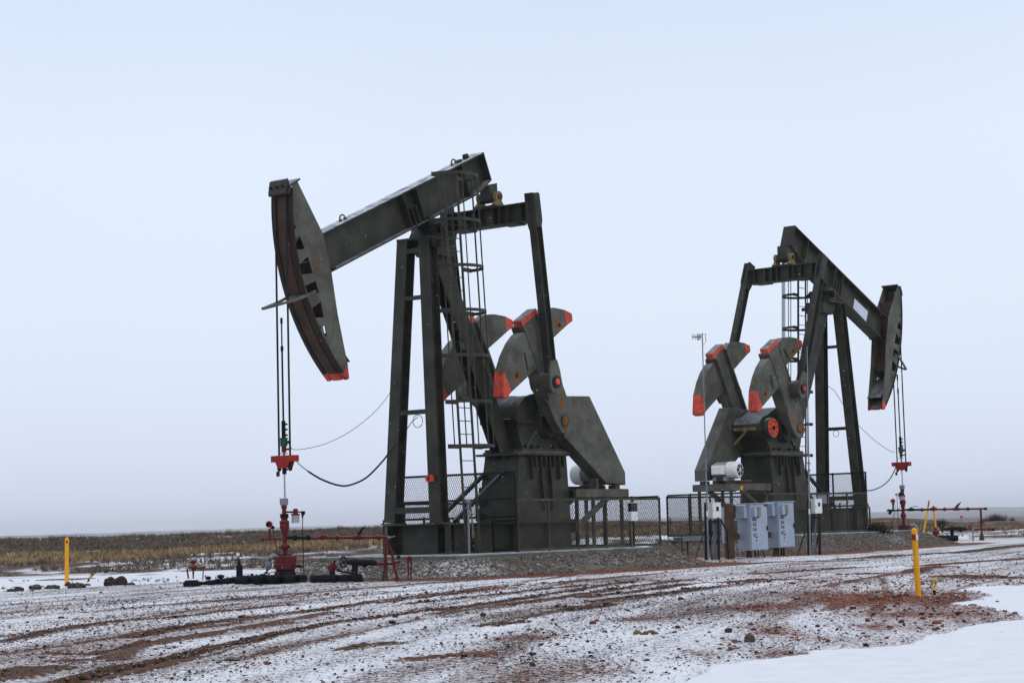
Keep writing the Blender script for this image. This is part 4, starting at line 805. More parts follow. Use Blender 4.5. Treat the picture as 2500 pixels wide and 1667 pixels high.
# --- nearer flow line
Q = pt(zC, Y1); qx = .119 * K1
f1 = thing('flow_line', 'red flow pipe from the nearer wellhead to its upright leg beside the pumpjack base', 'pipe', (Q(1525, 1190).x, Y1, 0), 0, 'red flow lines'); oF = Vector(f1.location); TF = lambda p: Vector(p) - oF
b = MB(TF); b.tube(P(432, 800), P(850, 803), .03, n=12, m=1)
for x in (570, 800): c = P(x, 797); flange(b, c, (1, 0, 0), .055, .05, 1); b.tube(c - Vector((.05, 0, 0)), c + Vector((.05, 0, 0)), .042, n=8, m=1)
b.tube(P(850, 803), Q(1520, 255), .028, n=12)
for x in (540, 1375): c = Q(x, 262); flange(b, c, (1, 0, 0), .062, .028); b.tube(c - Vector((.045, 0, 0)), c + Vector((.045, 0, 0)), .042, n=8)
c = Q(245, 262); b.tube(c - Vector((.09, 0, 0)), c + Vector((.09, 0, 0)), .042, n=12); b.ball(c + Vector((0, 0, .02)), .062); b.tube(c, c + Vector((0, 0, .10)), .04, .02, n=10)
c = Q(960, 258); b.tube(c - Vector((.10, 0, 0)), c + Vector((.08, 0, 0)), .048, n=12); b.tube(c - Vector((.05, 0, 0)), Q(1000, 185), .035, .03, n=10); b.ball(Q(1520, 258), .036)
b.build('pipe_run', ['pipe_red', 'black_rubber'], f1)
b = MB(TF); b.tube(Q(975, 200), Q(1030, 110), .038, .03, n=8); b.tube(Q(1030, 110), Q(1070, 60), .025, .018, n=8); b.tube(Q(1050, 66), Q(1095, 45), .013, n=6); b.build('check_valve_handle', 'black_rubber', f1)
b = MB(TF); b.tube(Q(1523, 258), Q(1522, 960), .03, n=12); b.tube(Q(1520, 700), Q(1520, 1010), .036, n=12); b.tube(Q(1518, 960), Q(1514, 1190), .042, .075, n=12, m=1); b.tube(Q(1510, 1130), Q(1510, 1195), .085, n=8, m=1); b.build('support_leg', ['pipe_red', 'rusty_steel'], f1)
b = MB(TF); b.tube(Q(1575, 400), Q(1640, 560), .026, n=10); b.path([Q(1610, 480), Q(1650, 560), Q(1680, 720), Q(1710, 900), Q(1765, 1110)], .028, 10); b.tube(Q(1755, 1090), Q(1775, 1195), .05, .06, n=8); b.build('support_leg', 'pipe_red', f1)
b = MB(TF); b.tube(Q(1320, 800), Q(1700, 795), .03, n=12); b.tube(Q(1330, 800), Q(1370, 800), .04, n=8); c = Q(1600, 770); b.tube(c, c + Vector((.0, -.05, .01)), .03, n=8, m=1); b.tube(Q(1690, 795), Q(1830, 750), .025, n=8); b.box(Q(1735, 0).x, Q(1810, 0).x, Y1 - .03, Y1 + .05, Q(0, 755).z, Q(0, 680).z, 2); b.build('lower_branch', ['pipe_red', 'galvanised', 'dark_steel'], f1)
b = MB(TF); b.tube(Q(1550, 255), Q(1640, 258), .016, n=8); b.tube(Q(1640, 258), Q(1715, 235), .012, n=6); b.tube(Q(1605, 235), Q(1605, 300), .012, n=6); b.build('bleed_valve', 'galvanised', f1)
# --- nearer wrapped gathering pipe on the ground
A = pt(zA, Y1, -.25)
d1 = thing('gathering_pipe', 'black wrapped pipe lying on the ground along the foot of the nearer red wellhead', 'pipe', (Q(0, 1100).x, Y1 - .25, 0), 0, 'black gathering pipes'); oD = Vector(d1.location); TD = lambda p: Vector(p) - oD
b = MB(TD); rr = np.linspace(0, 1, 26); pts = []; rad_ = []
for k, f in enumerate(rr):
    p = A(330 + f * 1900, 650 - 28 * min(1, f * 2.5)); pts.append((p.x, p.y + .1 * math.sin(k * 1.7), .05 + .05 * min(1, f * 3))); rad_.append((.03 + .056 * min(1, f * 2.4)) * (1 + .22 * (rnd.random() - .5) + .06 * math.sin(k * 2.9)))
b.path(pts, rad_, 12); QD = pt(zC, Y1, -.2); pts = []; rad_ = []
for k in range(14):
    f = k / 13; p = QD(-20 + f * 1040, 1100); pts.append((p.x, p.y + .03 * math.sin(k * 2), .085)); rad_.append(.076 + .016 * (rnd.random() - .5) + .008 * math.sin(k * 2.3))
b.path(pts, rad_, 12)
for a_, z_, r_ in ((500, 590, .05), (725, 565, .055), (1290, 530, .03), (1480, 560, .07)): b.ball(A(a_, z_), r_, sc=(1.3, 1, .8))
b.build('ground_run', 'black_wrap', d1)
b = MB(TD); b.path([QD(880, 1120), QD(885, 1000), QD(895, 860), QD(900, 800)], [.1, .068, .062, .09], 12); b.path([QD(720, 775), QD(800, 772), QD(900, 775), QD(1000, 775), QD(1080, 790), QD(1180, 775), QD(1260, 780), QD(1340, 795)], [.04, .055, .075, .06, .075, .055, .062, .045], 12); b.ball(QD(1095, 830), .06, sc=(.7, 1, .9)); b.tube(QD(980, 1120), QD(980, 1180), .1, n=10); b.build('riser', 'black_wrap', d1)
b = MB(TD); wheel(b, QD(658, 770), (1, -.75, .1), .108, .017); b.tube(QD(660, 770), QD(730, 775), .018, n=8); b.build('handwheel', 'dark_steel', d1)
b = MB(TD); c = QD(430, 870); b.tube(QD(345, 880), QD(525, 870), .062, .058, n=8); b.tube(QD(390, 935), QD(470, 790), .078, .07, n=8); b.tube(QD(460, 800), QD(478, 745), .024, n=8, m=1); b.tube(QD(478, 750), QD(480, 735), .035, n=8, m=1); b.tube(QD(430, 930), QD(430, 1060), .06, n=10, m=1); b.path([QD(530, 920), QD(640, 970), QD(820, 995)], [.028, .02, .018], 8, 1); b.build('valve', ['pipe_red', 'black_wrap'], d1)
b = MB(TD); wheel(b, Vector((A(1370, 0).x, Y1 - .3, .10)), (.1, -1, .25), .095, .011); b.build('handwheel', 'black_rubber', d1)
b = MB(TD); b.tube(A(1065, 650), A(1062, 370), .068, .066, n=12); b.tube(A(1062, 375), A(1055, 280), .035, .028, n=10); b.tube(A(1055, 285), A(1048, 205), .014, n=8); b.tube(A(1048, 265), A(985, 268), .009, n=6); b.build('gauge_riser', 'black_wrap', d1)
b = MB(TD); c = A(1040, 165); b.tube(c + Vector((0, .025, 0)), c + Vector((0, -.025, 0)), .045, n=20, m=0); b.tube(c + Vector((0, -.025, 0)), c + Vector((0, -.028, 0)), .037, n=20, m=1); b.tube(c + Vector((0, -.03, 0)), c + Vector((.02, -.03, .018)), .003, n=4, m=0); b.build('pressure_gauge', ['black_rubber', 'white_enamel'], d1)
# --- small red valve stand at the left end
s1 = thing('valve_stand', 'small red pipe stand with flat round head at the black pipe\'s far left end', 'valve', (A(220, 680).x, Y1 - .25, 0), 0); oS = Vector(s1.location); TS = lambda p: Vector(p) - oS
b = MB(TS); c = A(237, 300); b.ball(c, .066, sc=(1.05, .8, .72)); b.build('valve_head', 'pipe_red', s1)
b = MB(TS); c = A(245, 410); b.tube(c - Vector((.055, 0, 0)), c + Vector((.055, 0, 0)), .05, n=8); b.tube(A(240, 355), A(242, 400), .02, n=8); b.tube(A(235, 450), A(232, 600), .015, n=8); b.tube(A(235, 470), A(234, 520), .02, n=8); b.path([A(200, 405), A(150, 402), A(122, 430), A(148, 600)], .017, 8); b.path([A(295, 405), A(370, 405), A(428, 395)], .014, 8); b.ball(A(430, 392), .028); b.path([A(415, 400), A(412, 480), A(405, 630)], .011, 8); b.build('pipe_frame', 'pipe_red', s1)
b = MB(TS); c = A(210, 640); b.box(c.x - .155, c.x + .155, Y1 - .4, Y1 - .1, 0, .10); b.box(c.x - .13, c.x + .12, Y1 - .37, Y1 - .13, .10, .125); b.build('valve_base', 'black_wrap', s1, .02)
# --- little red post by the mound
s2 = thing('valve_post', 'short red twin-legged post with round head between flow line and mound', 'valve', (Q(2012, 1180).x, Y1, 0), 0); oS2 = Vector(s2.location); TS2 = lambda p: Vector(p) - oS2
b = MB(TS2); c = Q(2012, 705); b.tube(c - Vector((0, .05, 0)), c + Vector((0, .05, 0)), .062, n=16); b.build('valve_head', 'pipe_red', s2)
for x, d_ in ((1992, -10), (2042, 12)):
    b = MB(TS2); b.tube(Q(x + d_, 760), Q(x, 960), .02, .017, n=8); b.tube(Q(x, 960), Q(x + d_, 1190), .015, n=8); b.build('leg', 'pipe_red', s2)

# --- farther wellhead
E = pt(zE, Y2); ex_ = .11905 * K2
w2 = thing('wellhead', 'dark red wellhead tree beyond the farther right pumpjack, pale pot on its left', 'wellhead', (E(390, 1170).x, Y2, .15), 0, 'red wellheads'); o2 = Vector(w2.location); T2 = lambda p: Vector(p) - o2
ax = lambda v: at_y(2160 + (355 + (v - 60) * .045) * .11905, 1180 + v * .11905, Y2)
b = MB(T2); b.tube(ax(110), ax(33), 54 * ex_, n=18); b.build('drip_cup', 'galvanised', w2)
stack(ax, T2, 'stuffing_box', [(190, 34 * ex_), (160, 34 * ex_), (150, 42 * ex_), (118, 40 * ex_), (110, 34 * ex_)], 'pipe_red', w2)
b = MB(T2); b.tube(ax(280), ax(190), 36 * ex_, n=12); b.tube(ax(270), ax(232), 56 * ex_, n=8); b.build('hammer_union', 'black_rubber', w2)
stack(ax, T2, 'blowout_preventer', [(490, 36 * ex_), (470, 44 * ex_), (425, 46 * ex_), (420, 62 * ex_), (345, 60 * ex_), (335, 44 * ex_), (275, 42 * ex_)], 'pipe_red', w2)
stack(ax, T2, 'tubing_tee', [(860, 30 * ex_), (710, 30 * ex_), (690, 54 * ex_), (650, 58 * ex_), (610, 44 * ex_), (590, 32 * ex_), (485, 34 * ex_)], 'pipe_red', w2)
stack(ax, T2, 'casing_head', [(1005, 138 * ex_), (930, 140 * ex_), (926, 134 * ex_), (921, 134 * ex_), (916, 141 * ex_), (852, 138 * ex_)], 'pipe_red', w2)
stack(ax, T2, 'casing_base', [(1180, 150 * ex_), (1090, 150 * ex_), (1005, 122 * ex_)], 'black_wrap', w2)
b = MB(T2); b.tube(E(350, 545), E(150, 555), .028, n=10); b.tube(E(170, 550), E(45, 552), .04, .03, n=8); b.tube(E(75, 540), E(75, 520), .02, n=6); b.tube(E(130, 560), E(90, 625), .045, .05, n=8); b.tube(E(265, 550), E(262, 505), .02, n=6); b.path([E(285, 540), E(300, 500), E(335, 490)], .008, 6); b.tube(E(172, 545), E(170, 420), .03, .028, n=8); b.build('side_branch', 'black_rubber', w2)
b = MB(T2); c = E(165, 358); b.tube(c + Vector((0, -.04, 0)), c + Vector((0, .04, 0)), 45 * ex_, n=18); b.tube(E(172, 400), E(172, 430), .035, n=8, m=1); b.build('pressure_switch', ['bar_red', 'black_rubber'], w2)
b = MB(T2); b.path([E(195, 400), E(215, 470), E(195, 600), E(150, 850), E(105, 1030)], .008, 6); b.build('cable', 'black_rubber', w2)
b = MB(T2); E3 = pt(zE, Y2, -.2); b.tube(E3(350, 330), E3(335, 245), 50 * ex_, 52 * ex_, n=16, m=2); b.tube(E3(335, 255), E3(330, 225), 60 * ex_, n=14, m=1); b.tube(E3(330, 230), E3(318, 175), 36 * ex_, 30 * ex_, n=12, m=1); b.tube(E3(300, 210), E3(230, 215), .014, n=8, m=1); b.tube(E3(215, 228), E3(262, 222), .03, n=8, m=0); b.path([E3(248, 250), E3(255, 400), E3(268, 620), E3(292, 840)], .009, 6, 1); b.build('overflow_canister', ['galvanised', 'black_rubber', 'grey_plastic'], w2)
b = MB(T2); b.path([E(520, 870), E(590, 850), E(640, 900), E(660, 1000), E(665, 1080)], [.05, .075, .08, .07, .06], 10); b.build('casing_elbow', 'galvanised', w2)
b = MB(T2); b.tube(E(270, 985), E(165, 985), .025, n=8); b.build('casing_valve', 'black_rubber', w2)
f2 = thing('flow_line', 'dark red flow pipe running right from the farther wellhead to an upright leg', 'pipe', (E(1990, 1165).x, Y2, .15), 0, 'red flow lines'); oF2 = Vector(f2.location); TF2 = lambda p: Vector(p) - oF2
b = MB(TF2); b.tube(E(410, 537), E(1000, 530), .032, n=12, m=1); b.tube(E(1000, 530), E(1975, 517), .03, n=12)
for x, y in ((765, 535), (1230, 525), (1705, 521)): c = E(x, y); flange(b, c, (1, 0, 0), .068, .028); b.tube(c - Vector((.05, 0, 0)), c + Vector((.05, 0, 0)), .046, n=8)
c = E(540, 535); b.tube(c - Vector((.1, 0, 0)), c + Vector((.1, 0, 0)), .05, n=10, m=1); b.tube(c, c + Vector((0, 0, .08)), .035, n=8, m=1); b.path([E(540, 500), E(600, 467), E(690, 472)], .011, 6, 1)
c = E(1000, 520); b.tube(c - Vector((.11, 0, 0)), c + Vector((.11, 0, 0)), .05, n=10); b.ball(c, .08); b.tube(c, c + Vector((0, 0, .1)), .045, .025, n=8)
c = E(1470, 522); b.tube(c - Vector((.1, 0, 0)), c + Vector((.1, 0, 0)), .052, n=10); b.ball(E(1970, 517), .036); b.tube(E(1975, 517), E(2105, 515), .025, n=8, m=1); b.tube(E(2040, 515), E(2085, 515), .042, n=8, m=1)
b.build('pipe_run', ['pipe_red', 'black_rubber'], f2)
b = MB(TF2); b.tube(E(1455, 500), E(1520, 420), .042, .034, n=8); b.tube(E(1520, 420), E(1560, 385), .024, .016, n=8); b.build('check_valve_handle', 'black_rubber', f2)
b = MB(TF2); b.tube(E(1968, 517), E(1990, 1060), .035, n=12); b.tube(E(1988, 770), E(1990, 825), .062, n=8); b.tube(E(1990, 1040), E(1992, 1165), .055, .075, n=10, m=1); b.tube(E(1992, 1120), E(1992, 1150), .09, n=8, m=1); b.build('support_leg', ['pipe_red', 'rusty_steel'], f2)
b = MB(TF2); b.tube(E(1680, 937), E(2240, 937), .034, n=10); b.ball(E(1740, 925), .06); b.tube(E(1740, 925), E(1740, 870), .05, .04, n=8); flange(b, E(1865, 935), (1, 0, 0), .06, .05); b.ball(E(2135, 935), .055); b.tube(E(2135, 970), E(2140, 885), .04, .02, n=8); b.tube(E(2190, 937), E(2245, 937), .045, n=8, m=1); b.build('lower_branch', ['pipe_red', 'black_rubber'], f2)
d2 = thing('gathering_pipe', 'black wrapped pipe lying on the ground along the farther right wellhead, handwheel on its riser', 'pipe', (E(1000, 1150).x, Y2 - .15, .15), 0, 'black gathering pipes'); oD2 = Vector(d2.location); TD2 = lambda p: Vector(p) - oD2
ED = pt(zE, Y2, -.15)
b = MB(TD2); b.path([ED(70 + 1430 * k / 20, 1120 - 15 * (k < 3)) for k in range(21)], [.05 + .05 * min(1, k / 4) + .014 * math.sin(k * 2.7) for k in range(21)], 10); b.build('ground_run', 'black_wrap', d2)
b = MB(TD2); b.tube(ED(1380, 1120), ED(1380, 940), .058, n=12); b.path([ED(1215, 930), ED(1290, 930), ED(1380, 930), ED(1480, 915), ED(1560, 925), ED(1690, 937)], [.03, .04, .075, .062, .075, .035], 12); b.ball(ED(1560, 965), .06); b.build('riser', 'black_wrap', d2)
b = MB(TD2); wheel(b, ED(1180, 930), (1, -.6, 0), .112, .018); b.tube(ED(1180, 930), ED(1220, 930), .018, n=6); b.build('handwheel', 'dark_steel', d2)
b = MB(TD2); b.tube(ED(1040, 905), ED(1040, 1080), .05, .075, n=8); b.tube(ED(980, 985), ED(1110, 1000), .075, .068, n=8); b.tube(ED(1040, 1040), ED(1040, 1100), .06, n=8, m=1); b.path([ED(1080, 1080), ED(1150, 1070), ED(1230, 1065)], .022, 6, 1); b.build('valve', ['pipe_red', 'black_wrap'], d2)
def leaning_tube(name, label, cat, z, Y, a, c, r, mat, group=None, flat=False):
    p, q = at_y(*z(*a), Y), at_y(*z(*c), Y); o = Vector((p.x, p.y, 0)); b = MB(lambda v: Vector(v) - Vector((p.x, p.y, gz(p.x, p.y))))
    p.z = min(p.z, gz(p.x, p.y) - .02) if not flat else p.z
    if flat: b.bar(p, q, r * 2, .02, (0, 1, 0))
    else: b.tube(p, q, r, n=14)
    t = b.build(name, mat); t.location = (p.x, p.y, gz(p.x, p.y)); return tag(t, label, cat, group)
b = MB(TD2); b.tube(ED(1045, 912), ED(1012, 560), .032, n=12); b.build('valve_sleeve', 'safety_yellow', d2)
# flat yellow marker leaning further back
Ym = 66.0
p, q = at_y(*zE(832, 815), Ym), at_y(*zE(912, 345), Ym); m0 = gz(p.x, p.y); p = p + (p - q) * ((p.z - m0 + .1) / (q.z - p.z)); mk = MB(lambda v: Vector(v) - Vector((p.x, p.y, m0)))
mk.bar(p, q, .24 * .22, .045, (0, 1, 0)); mk.bar(p + (q - p) * .86 + Vector((0, -.026, 0)), p + (q - p) * .97 + Vector((0, -.026, 0)), .03, .006, (0, 1, 0), 1); t = mk.build('marker_post', ['safety_yellow', 'label_black']); t.location = (p.x, p.y, m0); tag(t, 'flat yellow marker post leaning to the right behind the farther flow pipe', 'marker post')
Eg = pt(zE, Y2, -.4); p = Eg(1815, 1170); r = thing('pipe_stand', 'small grey pipe stand under the farther flow pipe lower branch', 'pipe stand', (p.x, p.y, gz(p.x, p.y))); T_ = lambda v, o=Vector(r.location): Vector(v) - o
b = MB(T_); b.tube(Eg(1812, 1190), Eg(1808, 1000), .022, n=8); b.build('stand_leg', 'galvanised', r); b = MB(T_); b.tube(Eg(1808, 1000), Eg(1808, 930), .05, .045, n=10); b.box(Eg(1775, 0).x, Eg(1845, 0).x, p.y - .05, p.y + .05, Eg(0, 975).z, Eg(0, 945).z); b.build('stand_head', 'galvanised', r)
Yf = 120; p = at_y(*zE(1567, 780), Yf); z_ = gz(p.x, p.y); q = at_y(*zE(1567, 665), Yf); r = thing('flag', 'tiny red flag on a thin stake far behind the farther flow pipe', 'flag', (p.x, p.y, z_)); T_ = lambda v, o=Vector(r.location): Vector(v) - o
b = MB(T_); b.tube((p.x, p.y, z_), q, .012, n=5); b.build('stake', 'pipe_red', r); b = MB(T_); b.prism([(-.08, 0), (.12, .02), (.1, -.1), (.02, -.13), (-.07, -.09)], -.01, .01, to=lambda a, c, h: (q.x + a, p.y + h + .12 * a, q.z + c)); b.build('cloth', 'warning_red', r)

# ------------------------------------------------------------------ cables from legs to carrier bars
def cable(i, pts, r, label, px_, mat='black_rubber'):
    a, c = wl(i, 4.73, 0), wl(i, .55, 0 if i == 2 else -.45)
    if i == 2: c = wl(i, .62, -.5)
    P_ = [at_wall(u, v, a, c) for u, v in pts]; o = Vector((P_[0].x, P_[0].y, 0)); fine = []
    for k in range(len(P_) - 1):
        p0, p1, p2, p3 = P_[max(k - 1, 0)], P_[k], P_[k + 1], P_[min(k + 2, len(P_) - 1)]
        for f in (0, .25, .5, .75): fine.append(.5 * ((2 * p1) + (p2 - p0) * f + (2 * p0 - 5 * p1 + 4 * p2 - p3) * f * f + (3 * p1 - 3 * p2 + p3 - p0) * f ** 3))
    fine.append(P_[-1]); b = MB(lambda v: Vector(v) - P_[0]); n = len(fine)
    b.path(fine, [r(k / (n - 1)) for k in range(n)] if callable(r) else r, 7); t = b.build('cable', mat); t.location = P_[0]; return tag(t, label, 'cable')
cable(1, [(710, 1091), (716, 1097), (740, 1096), (770, 1090), (800, 1081), (840, 1062), (880, 1035), (920, 1000), (950, 962), (972, 925), (981, 899)], .006, 'thin wire sagging from the nearer carrier bar up to the left leg', 0)
cable(1, [(718, 1117), (730, 1132), (755, 1152), (790, 1172), (831, 1185), (860, 1182), (895, 1165), (930, 1130), (950, 1105), (975, 1075), (1003, 1033), (1020, 1018)], lambda f: .02 if .16 < f < .72 else .009, 'thick black cable looping below the thin wire at the nearer pumpjack', 0)
cable(2, [(2183, 1104), (2165, 1096), (2130, 1070), (2090, 1031), (2060, 990), (2040, 958), (2029, 947), (2020, 942)], .008, 'thin wire sagging from the farther carrier bar up to a leg', 0)
cable(2, [(2190, 1128), (2183, 1150), (2170, 1172), (2150, 1188), (2125, 1197), (2110, 1193), (2095, 1178)], .017, 'thick black cable looping below the carrier bar at the farther pumpjack', 0)
def loopring(i, c, R, label):
    p, q = wl(i, .6, -.6), wl(i, .6, .6); o = at_wall(*c, p, q); nn = Vector((q.y - p.y, p.x - q.x, 0)); b = MB(lambda v: Vector(v) - o); b.ring(o, nn, R, .008, 22); b.path([o + Vector((0, 0, R)), o + Vector((-.02, .0, R + .1))], .01, 6); t = b.build('cable_coil', 'black_rubber'); t.location = o; tag(t, label, 'cable')
loopring(1, (1020, 1028), .14, 'small loop of black cable hanging between the nearer front legs'); loopring(2, (2041, 1058), .10, 'small loop of black cable hanging between the farther front legs')
b = MB(); P_ = [ground_at(u, v) + Vector((0, 0, .02)) for u, v in ((1125, 1356), (1105, 1364), (1070, 1371), (1040, 1380), (1000, 1388), (965, 1395), (930, 1404))]; b.path([Vector(p) - P_[0] for p in P_], .012, 6); t = b.build('cable', 'gold_grease'); t.location = P_[0]; tag(t, 'tan cable trailing over the gravel from the nearer pumpjack to the red pipes', 'cable')
# ------------------------------------------------------------------ yellow posts and loop markers
def yellow_post(u, v, vt, r, label, lean=0, band=0):
    p = ground_at(u, v); q = at_y(u + lean, vt, p.y); h = q.z - p.z; t = thing('marker_post', label, 'marker post', p, 0, 'round yellow marker posts')
    tip = Vector((q.x - p.x, 0, h)); d = tip.normalized(); b = MB(); b.tube((0, 0, -.1), tip - d * r, r, n=20); b.ball(tip - d * r * 1.0, r, n=14); b.build('post_tube', 'safety_yellow', t)
    b = MB()
    if band: b.lathe(tip - d * .155, d, [(0, r + .0008), (.003, r + .003), (.072, r + .003), (.075, r + .0008)], 20, 0); b.build('reflector_band', 'bar_red', t)
    else:
        c = tip - d * .10; b.prism([(-.012, -.03), (.03, -.03), (.03, .03), (-.012, .03)], -r - .003, -r + .02, to=lambda a, z, y: (c.x + a, c.y + y, c.z + z)); b.build('reflector', 'bar_red', t)
    if band:
        b = MB(); c = tip - d * .118; b.prism([(.008, -.035), (.036, -.035), (.036, .035), (.008, .035)], -r * .95 - .012, -r * .5, to=lambda a, z, y: (c.x + a, c.y + y, c.z + z)); b.build('sticker', 'white_enamel', t)
    return t
yellow_post(2243, 1456, 1288, .037, 'tall yellow post with red and white band, standing alone in front of the farther wellhead', -11.5, 1)
yellow_post(163, 1427, 1311, .045, 'yellow post among dirt clods at the far left edge of the pad', .3, 0)
def loop_marker(u, v, pts, r0, mats, label):
    p = ground_at(u, v); t = thing('cable_marker', label, 'cable marker', p); T_ = lambda x: Vector(x) - p
    return p, t, T_
p, t, T_ = loop_marker(2280, 1452, None, 0, None, 'yellow and black cable loop sticking out of the ground beside the tall yellow post')
zD = Zm(2080, 1160, .20408); D_ = lambda a, c: at_y(*zD(a, c), p.y)
b = MB(T_); b.path([D_(985, 1425), D_(980, 1380), D_(975, 1340), D_(965, 1300), D_(968, 1262), D_(990, 1235), D_(1012, 1240), D_(1018, 1275), D_(1005, 1315), D_(990, 1360)], .011, 8); b.build('yellow_loop', 'bright_yellow', t)
b = MB(T_); b.path([D_(978, 1350), D_(958, 1290), D_(962, 1262), D_(985, 1250), D_(1000, 1290), D_(988, 1330)], .008, 6); b.path([D_(985, 1370), D_(985, 1400), D_(990, 1428)], .018, 8); b.build('black_strap', 'black_rubber', t)
p, t, T_ = loop_marker(213, 1421, None, 0, None, 'dark leaning cable loop with yellow tape near the left yellow post')
zG = Zm(0, 1200, .2126); D_ = lambda a, c: at_y(*zG(a, c), p.y)
b = MB(T_); b.path([D_(1002, 1045), D_(1025, 990), D_(1045, 950), D_(1075, 900), D_(1100, 895), D_(1095, 925), D_(1065, 955), D_(1040, 985)], .018, 8); b.path([D_(1088, 895), D_(1075, 870), D_(1065, 850)], .004, 5); b.build('black_loop', 'rusty_steel', t)
b = MB(T_); b.path([D_(1028, 990), D_(1050, 955)], .026, 8); b.build('yellow_tape', 'bright_yellow', t)
p = ground_at(176, 1426); b = MB(); b.tube((0, 0, -.05), (.0, 0, .14), .008, n=6); t = b.build('stake', 'dark_steel'); t.location = p; tag(t, 'thin dark stake right beside the left yellow post', 'stake')

# ------------------------------------------------------------------ clods and rocks, each on its own
def lump(name, label, cat, u, v, w, h, mat, group, seed, dep=None):
    p = ground_at(u, v); k = (p - ORI).length / FPX; rr = random.Random(seed); bm = bmesh.new(); bmesh.ops.create_icosphere(bm, subdivisions=4 if 'clod' in name else 3, radius=1)
    ox, oy = rr.uniform(0, 50), rr.uniform(0, 50)
    for q in bm.verts:
        c = q.co.copy(); f = 1 + (.9 if 'clod' in name else .5) * (float(fbm(np.array([c.x * 1.6 + c.z + ox]), np.array([c.y * 1.6 - c.z * .7 + oy]), 4, seed)[0]) - .5) + (.34 if 'clod' in name else .16) * (float(vnoise(np.array([c.x * 7 + ox]), np.array([c.y * 7 + c.z * 7]), seed)[0]) - .5)
        q.co = Vector((c.x * f * w * k / 2, c.y * f * (dep or w * .8) * k / 2, max(c.z, -.35) * f * h * k * .68 + h * k * .2))
    me = bpy.data.meshes.new(name); bm.to_mesh(me); bm.free(); me.materials.append(MATS[mat]); o = bpy.data.objects.new(name, me); C.objects.link(o); o.location = p; o.rotation_euler = (0, 0, rr.uniform(-.5, .5)); return tag(o, label, cat, group)
paint('clod_earth', (.035, .024, .016), rust=.6, rough=.95, snow=.25, var=.5, rustcol=(.07, .045, .025)); paint('red_rock', (.12, .035, .02), rust=.3, rough=.9, snow=.15, var=.45); paint('brown_rock', (.075, .055, .038), rust=.4, rough=.9, snow=.15, var=.5)
GC = 'earth clods along the left pad edge'
for k, (a, c, w, h, lb) in enumerate(((130, 1148, 100, 40, 'leftmost low earth clod on the left pad edge'), (212, 1142, 115, 62, 'ragged earth clod between the leftmost clod and a wide flat one'), (400, 1122, 150, 60, 'wide ragged earth clod left of the yellow post, snow in its middle'), (605, 1115, 150, 52, 'long low earth clod just left of the yellow post'), (780, 1088, 60, 50, 'small earth clod at the foot of the left yellow post'), (880, 1105, 170, 58, 'broad earth clod just right of the left yellow post'), (1005, 1078, 70, 26, 'flat crumb of earth under the leaning cable loop'), (1265, 1078, 130, 96, 'round dark earth clod, left one of the big pair'), (1392, 1072, 130, 102, 'round dark earth clod, right one of the big pair'), (1500, 1070, 110, 34, 'low earth clod trailing right of the big pair'))):
    u, v = zG(a, c); lump('earth_clod', lb, 'earth clod', u, v, w * .2126, h * .2126, 'clod_earth', GC, 100 + k, w * .16)
GR = 'loose rocks on the pad'
zH = Zm(1200, 1360, .2764); zI = Zm(1800, 1360, .2976); zJ = Zm(600, 1360, .2764); zK = Zm(0, 1260, .2636)
RK = [(zH(2275, 745), 26, 22, 'brown_rock', 'large brown rock standing on the snow-dusted pad near the bottom snow sheet'), (zH(893, 588), 17, 9, 'red_rock', 'red rock lying on the pad below the gap between the pumpjacks'), (zH(540, 558), 9, 6, 'brown_rock', 'small dark angular rock on clean snow left of the red rock'), (zH(330, 645), 13, 6, 'red_rock', 'orange flat rock below and left of the dark angular rock'), (zH(555, 685), 12, 6, 'brown_rock', 'tan rock just below the orange flat rock'), (zH(330, 915), 11, 7, 'brown_rock', 'dark rock near the bottom edge under the tan rock'), (zH(1370, 912), 13, 6, 'red_rock', 'dark red flat rock left of the bottom snow sheet'), (zH(1245, 1018), 10, 5, 'red_rock', 'small red rock at the very bottom beside the snow sheet'),
      (zI(2135, 375), 10, 7, 'brown_rock', 'dark round rock alone on the snow right of the yellow loop'), (zI(1930, 398), 20, 5, 'brown_rock', 'long flat rock at the edge of the right snow'), (zI(1385, 445), 11, 9, 'galvanised', 'grey rock just below the tall yellow post'), (zI(1815, 240), 11, 5, 'brown_rock', 'low brown rock right of the yellow loop on brown ground'), (zI(1210, 415), 10, 6, 'brown_rock', 'dark rock in the red soil left of the tall yellow post'), (zI(640, 447), 10, 6, 'brown_rock', 'dark rock at the left end of the red soil'), (zI(170, 440), 10, 6, 'red_rock', 'red rock left of the red soil patch'), (zI(915, 450), 11, 5, 'red_rock', 'orange rock below the middle of the red soil'),
      (zK(343, 1203), 8, 7, 'red_rock', 'small red rock on the pad at far left'), (zK(1713, 1520), 9, 8, 'brown_rock', 'dark rock at the bottom left below the long brown rut'), (zK(933, 712), 8, 5, 'brown_rock', 'dark stone on the pink snow below the big pair of clods'), (zK(2150, 1330), 36, 8, 'brown_rock', 'flat tan slab bedded in the snow below the long brown rut'), (zJ(1740, 890), 10, 6, 'red_rock', 'red stone right of a scatter of small stones at bottom centre'), (zJ(1028, 1000), 8, 6, 'red_rock', 'red brown stone at bottom centre, lowest of its scatter'), (zJ(1725, 768), 8, 7, 'red_rock', 'tilted orange stone at bottom centre'), (zJ(850, 672), 9, 5, 'brown_rock', 'brown stone on clean snow below the long brown rut'), (zJ(978, 718), 6, 6, 'galvanised', 'grey stone right of the brown stone on clean snow')]
for k, ((u, v), w, h, m_, lb) in enumerate(RK): lump('rock', lb, 'rock', u, v, w * 1.05, h * 1.05, m_, GR, 300 + k)
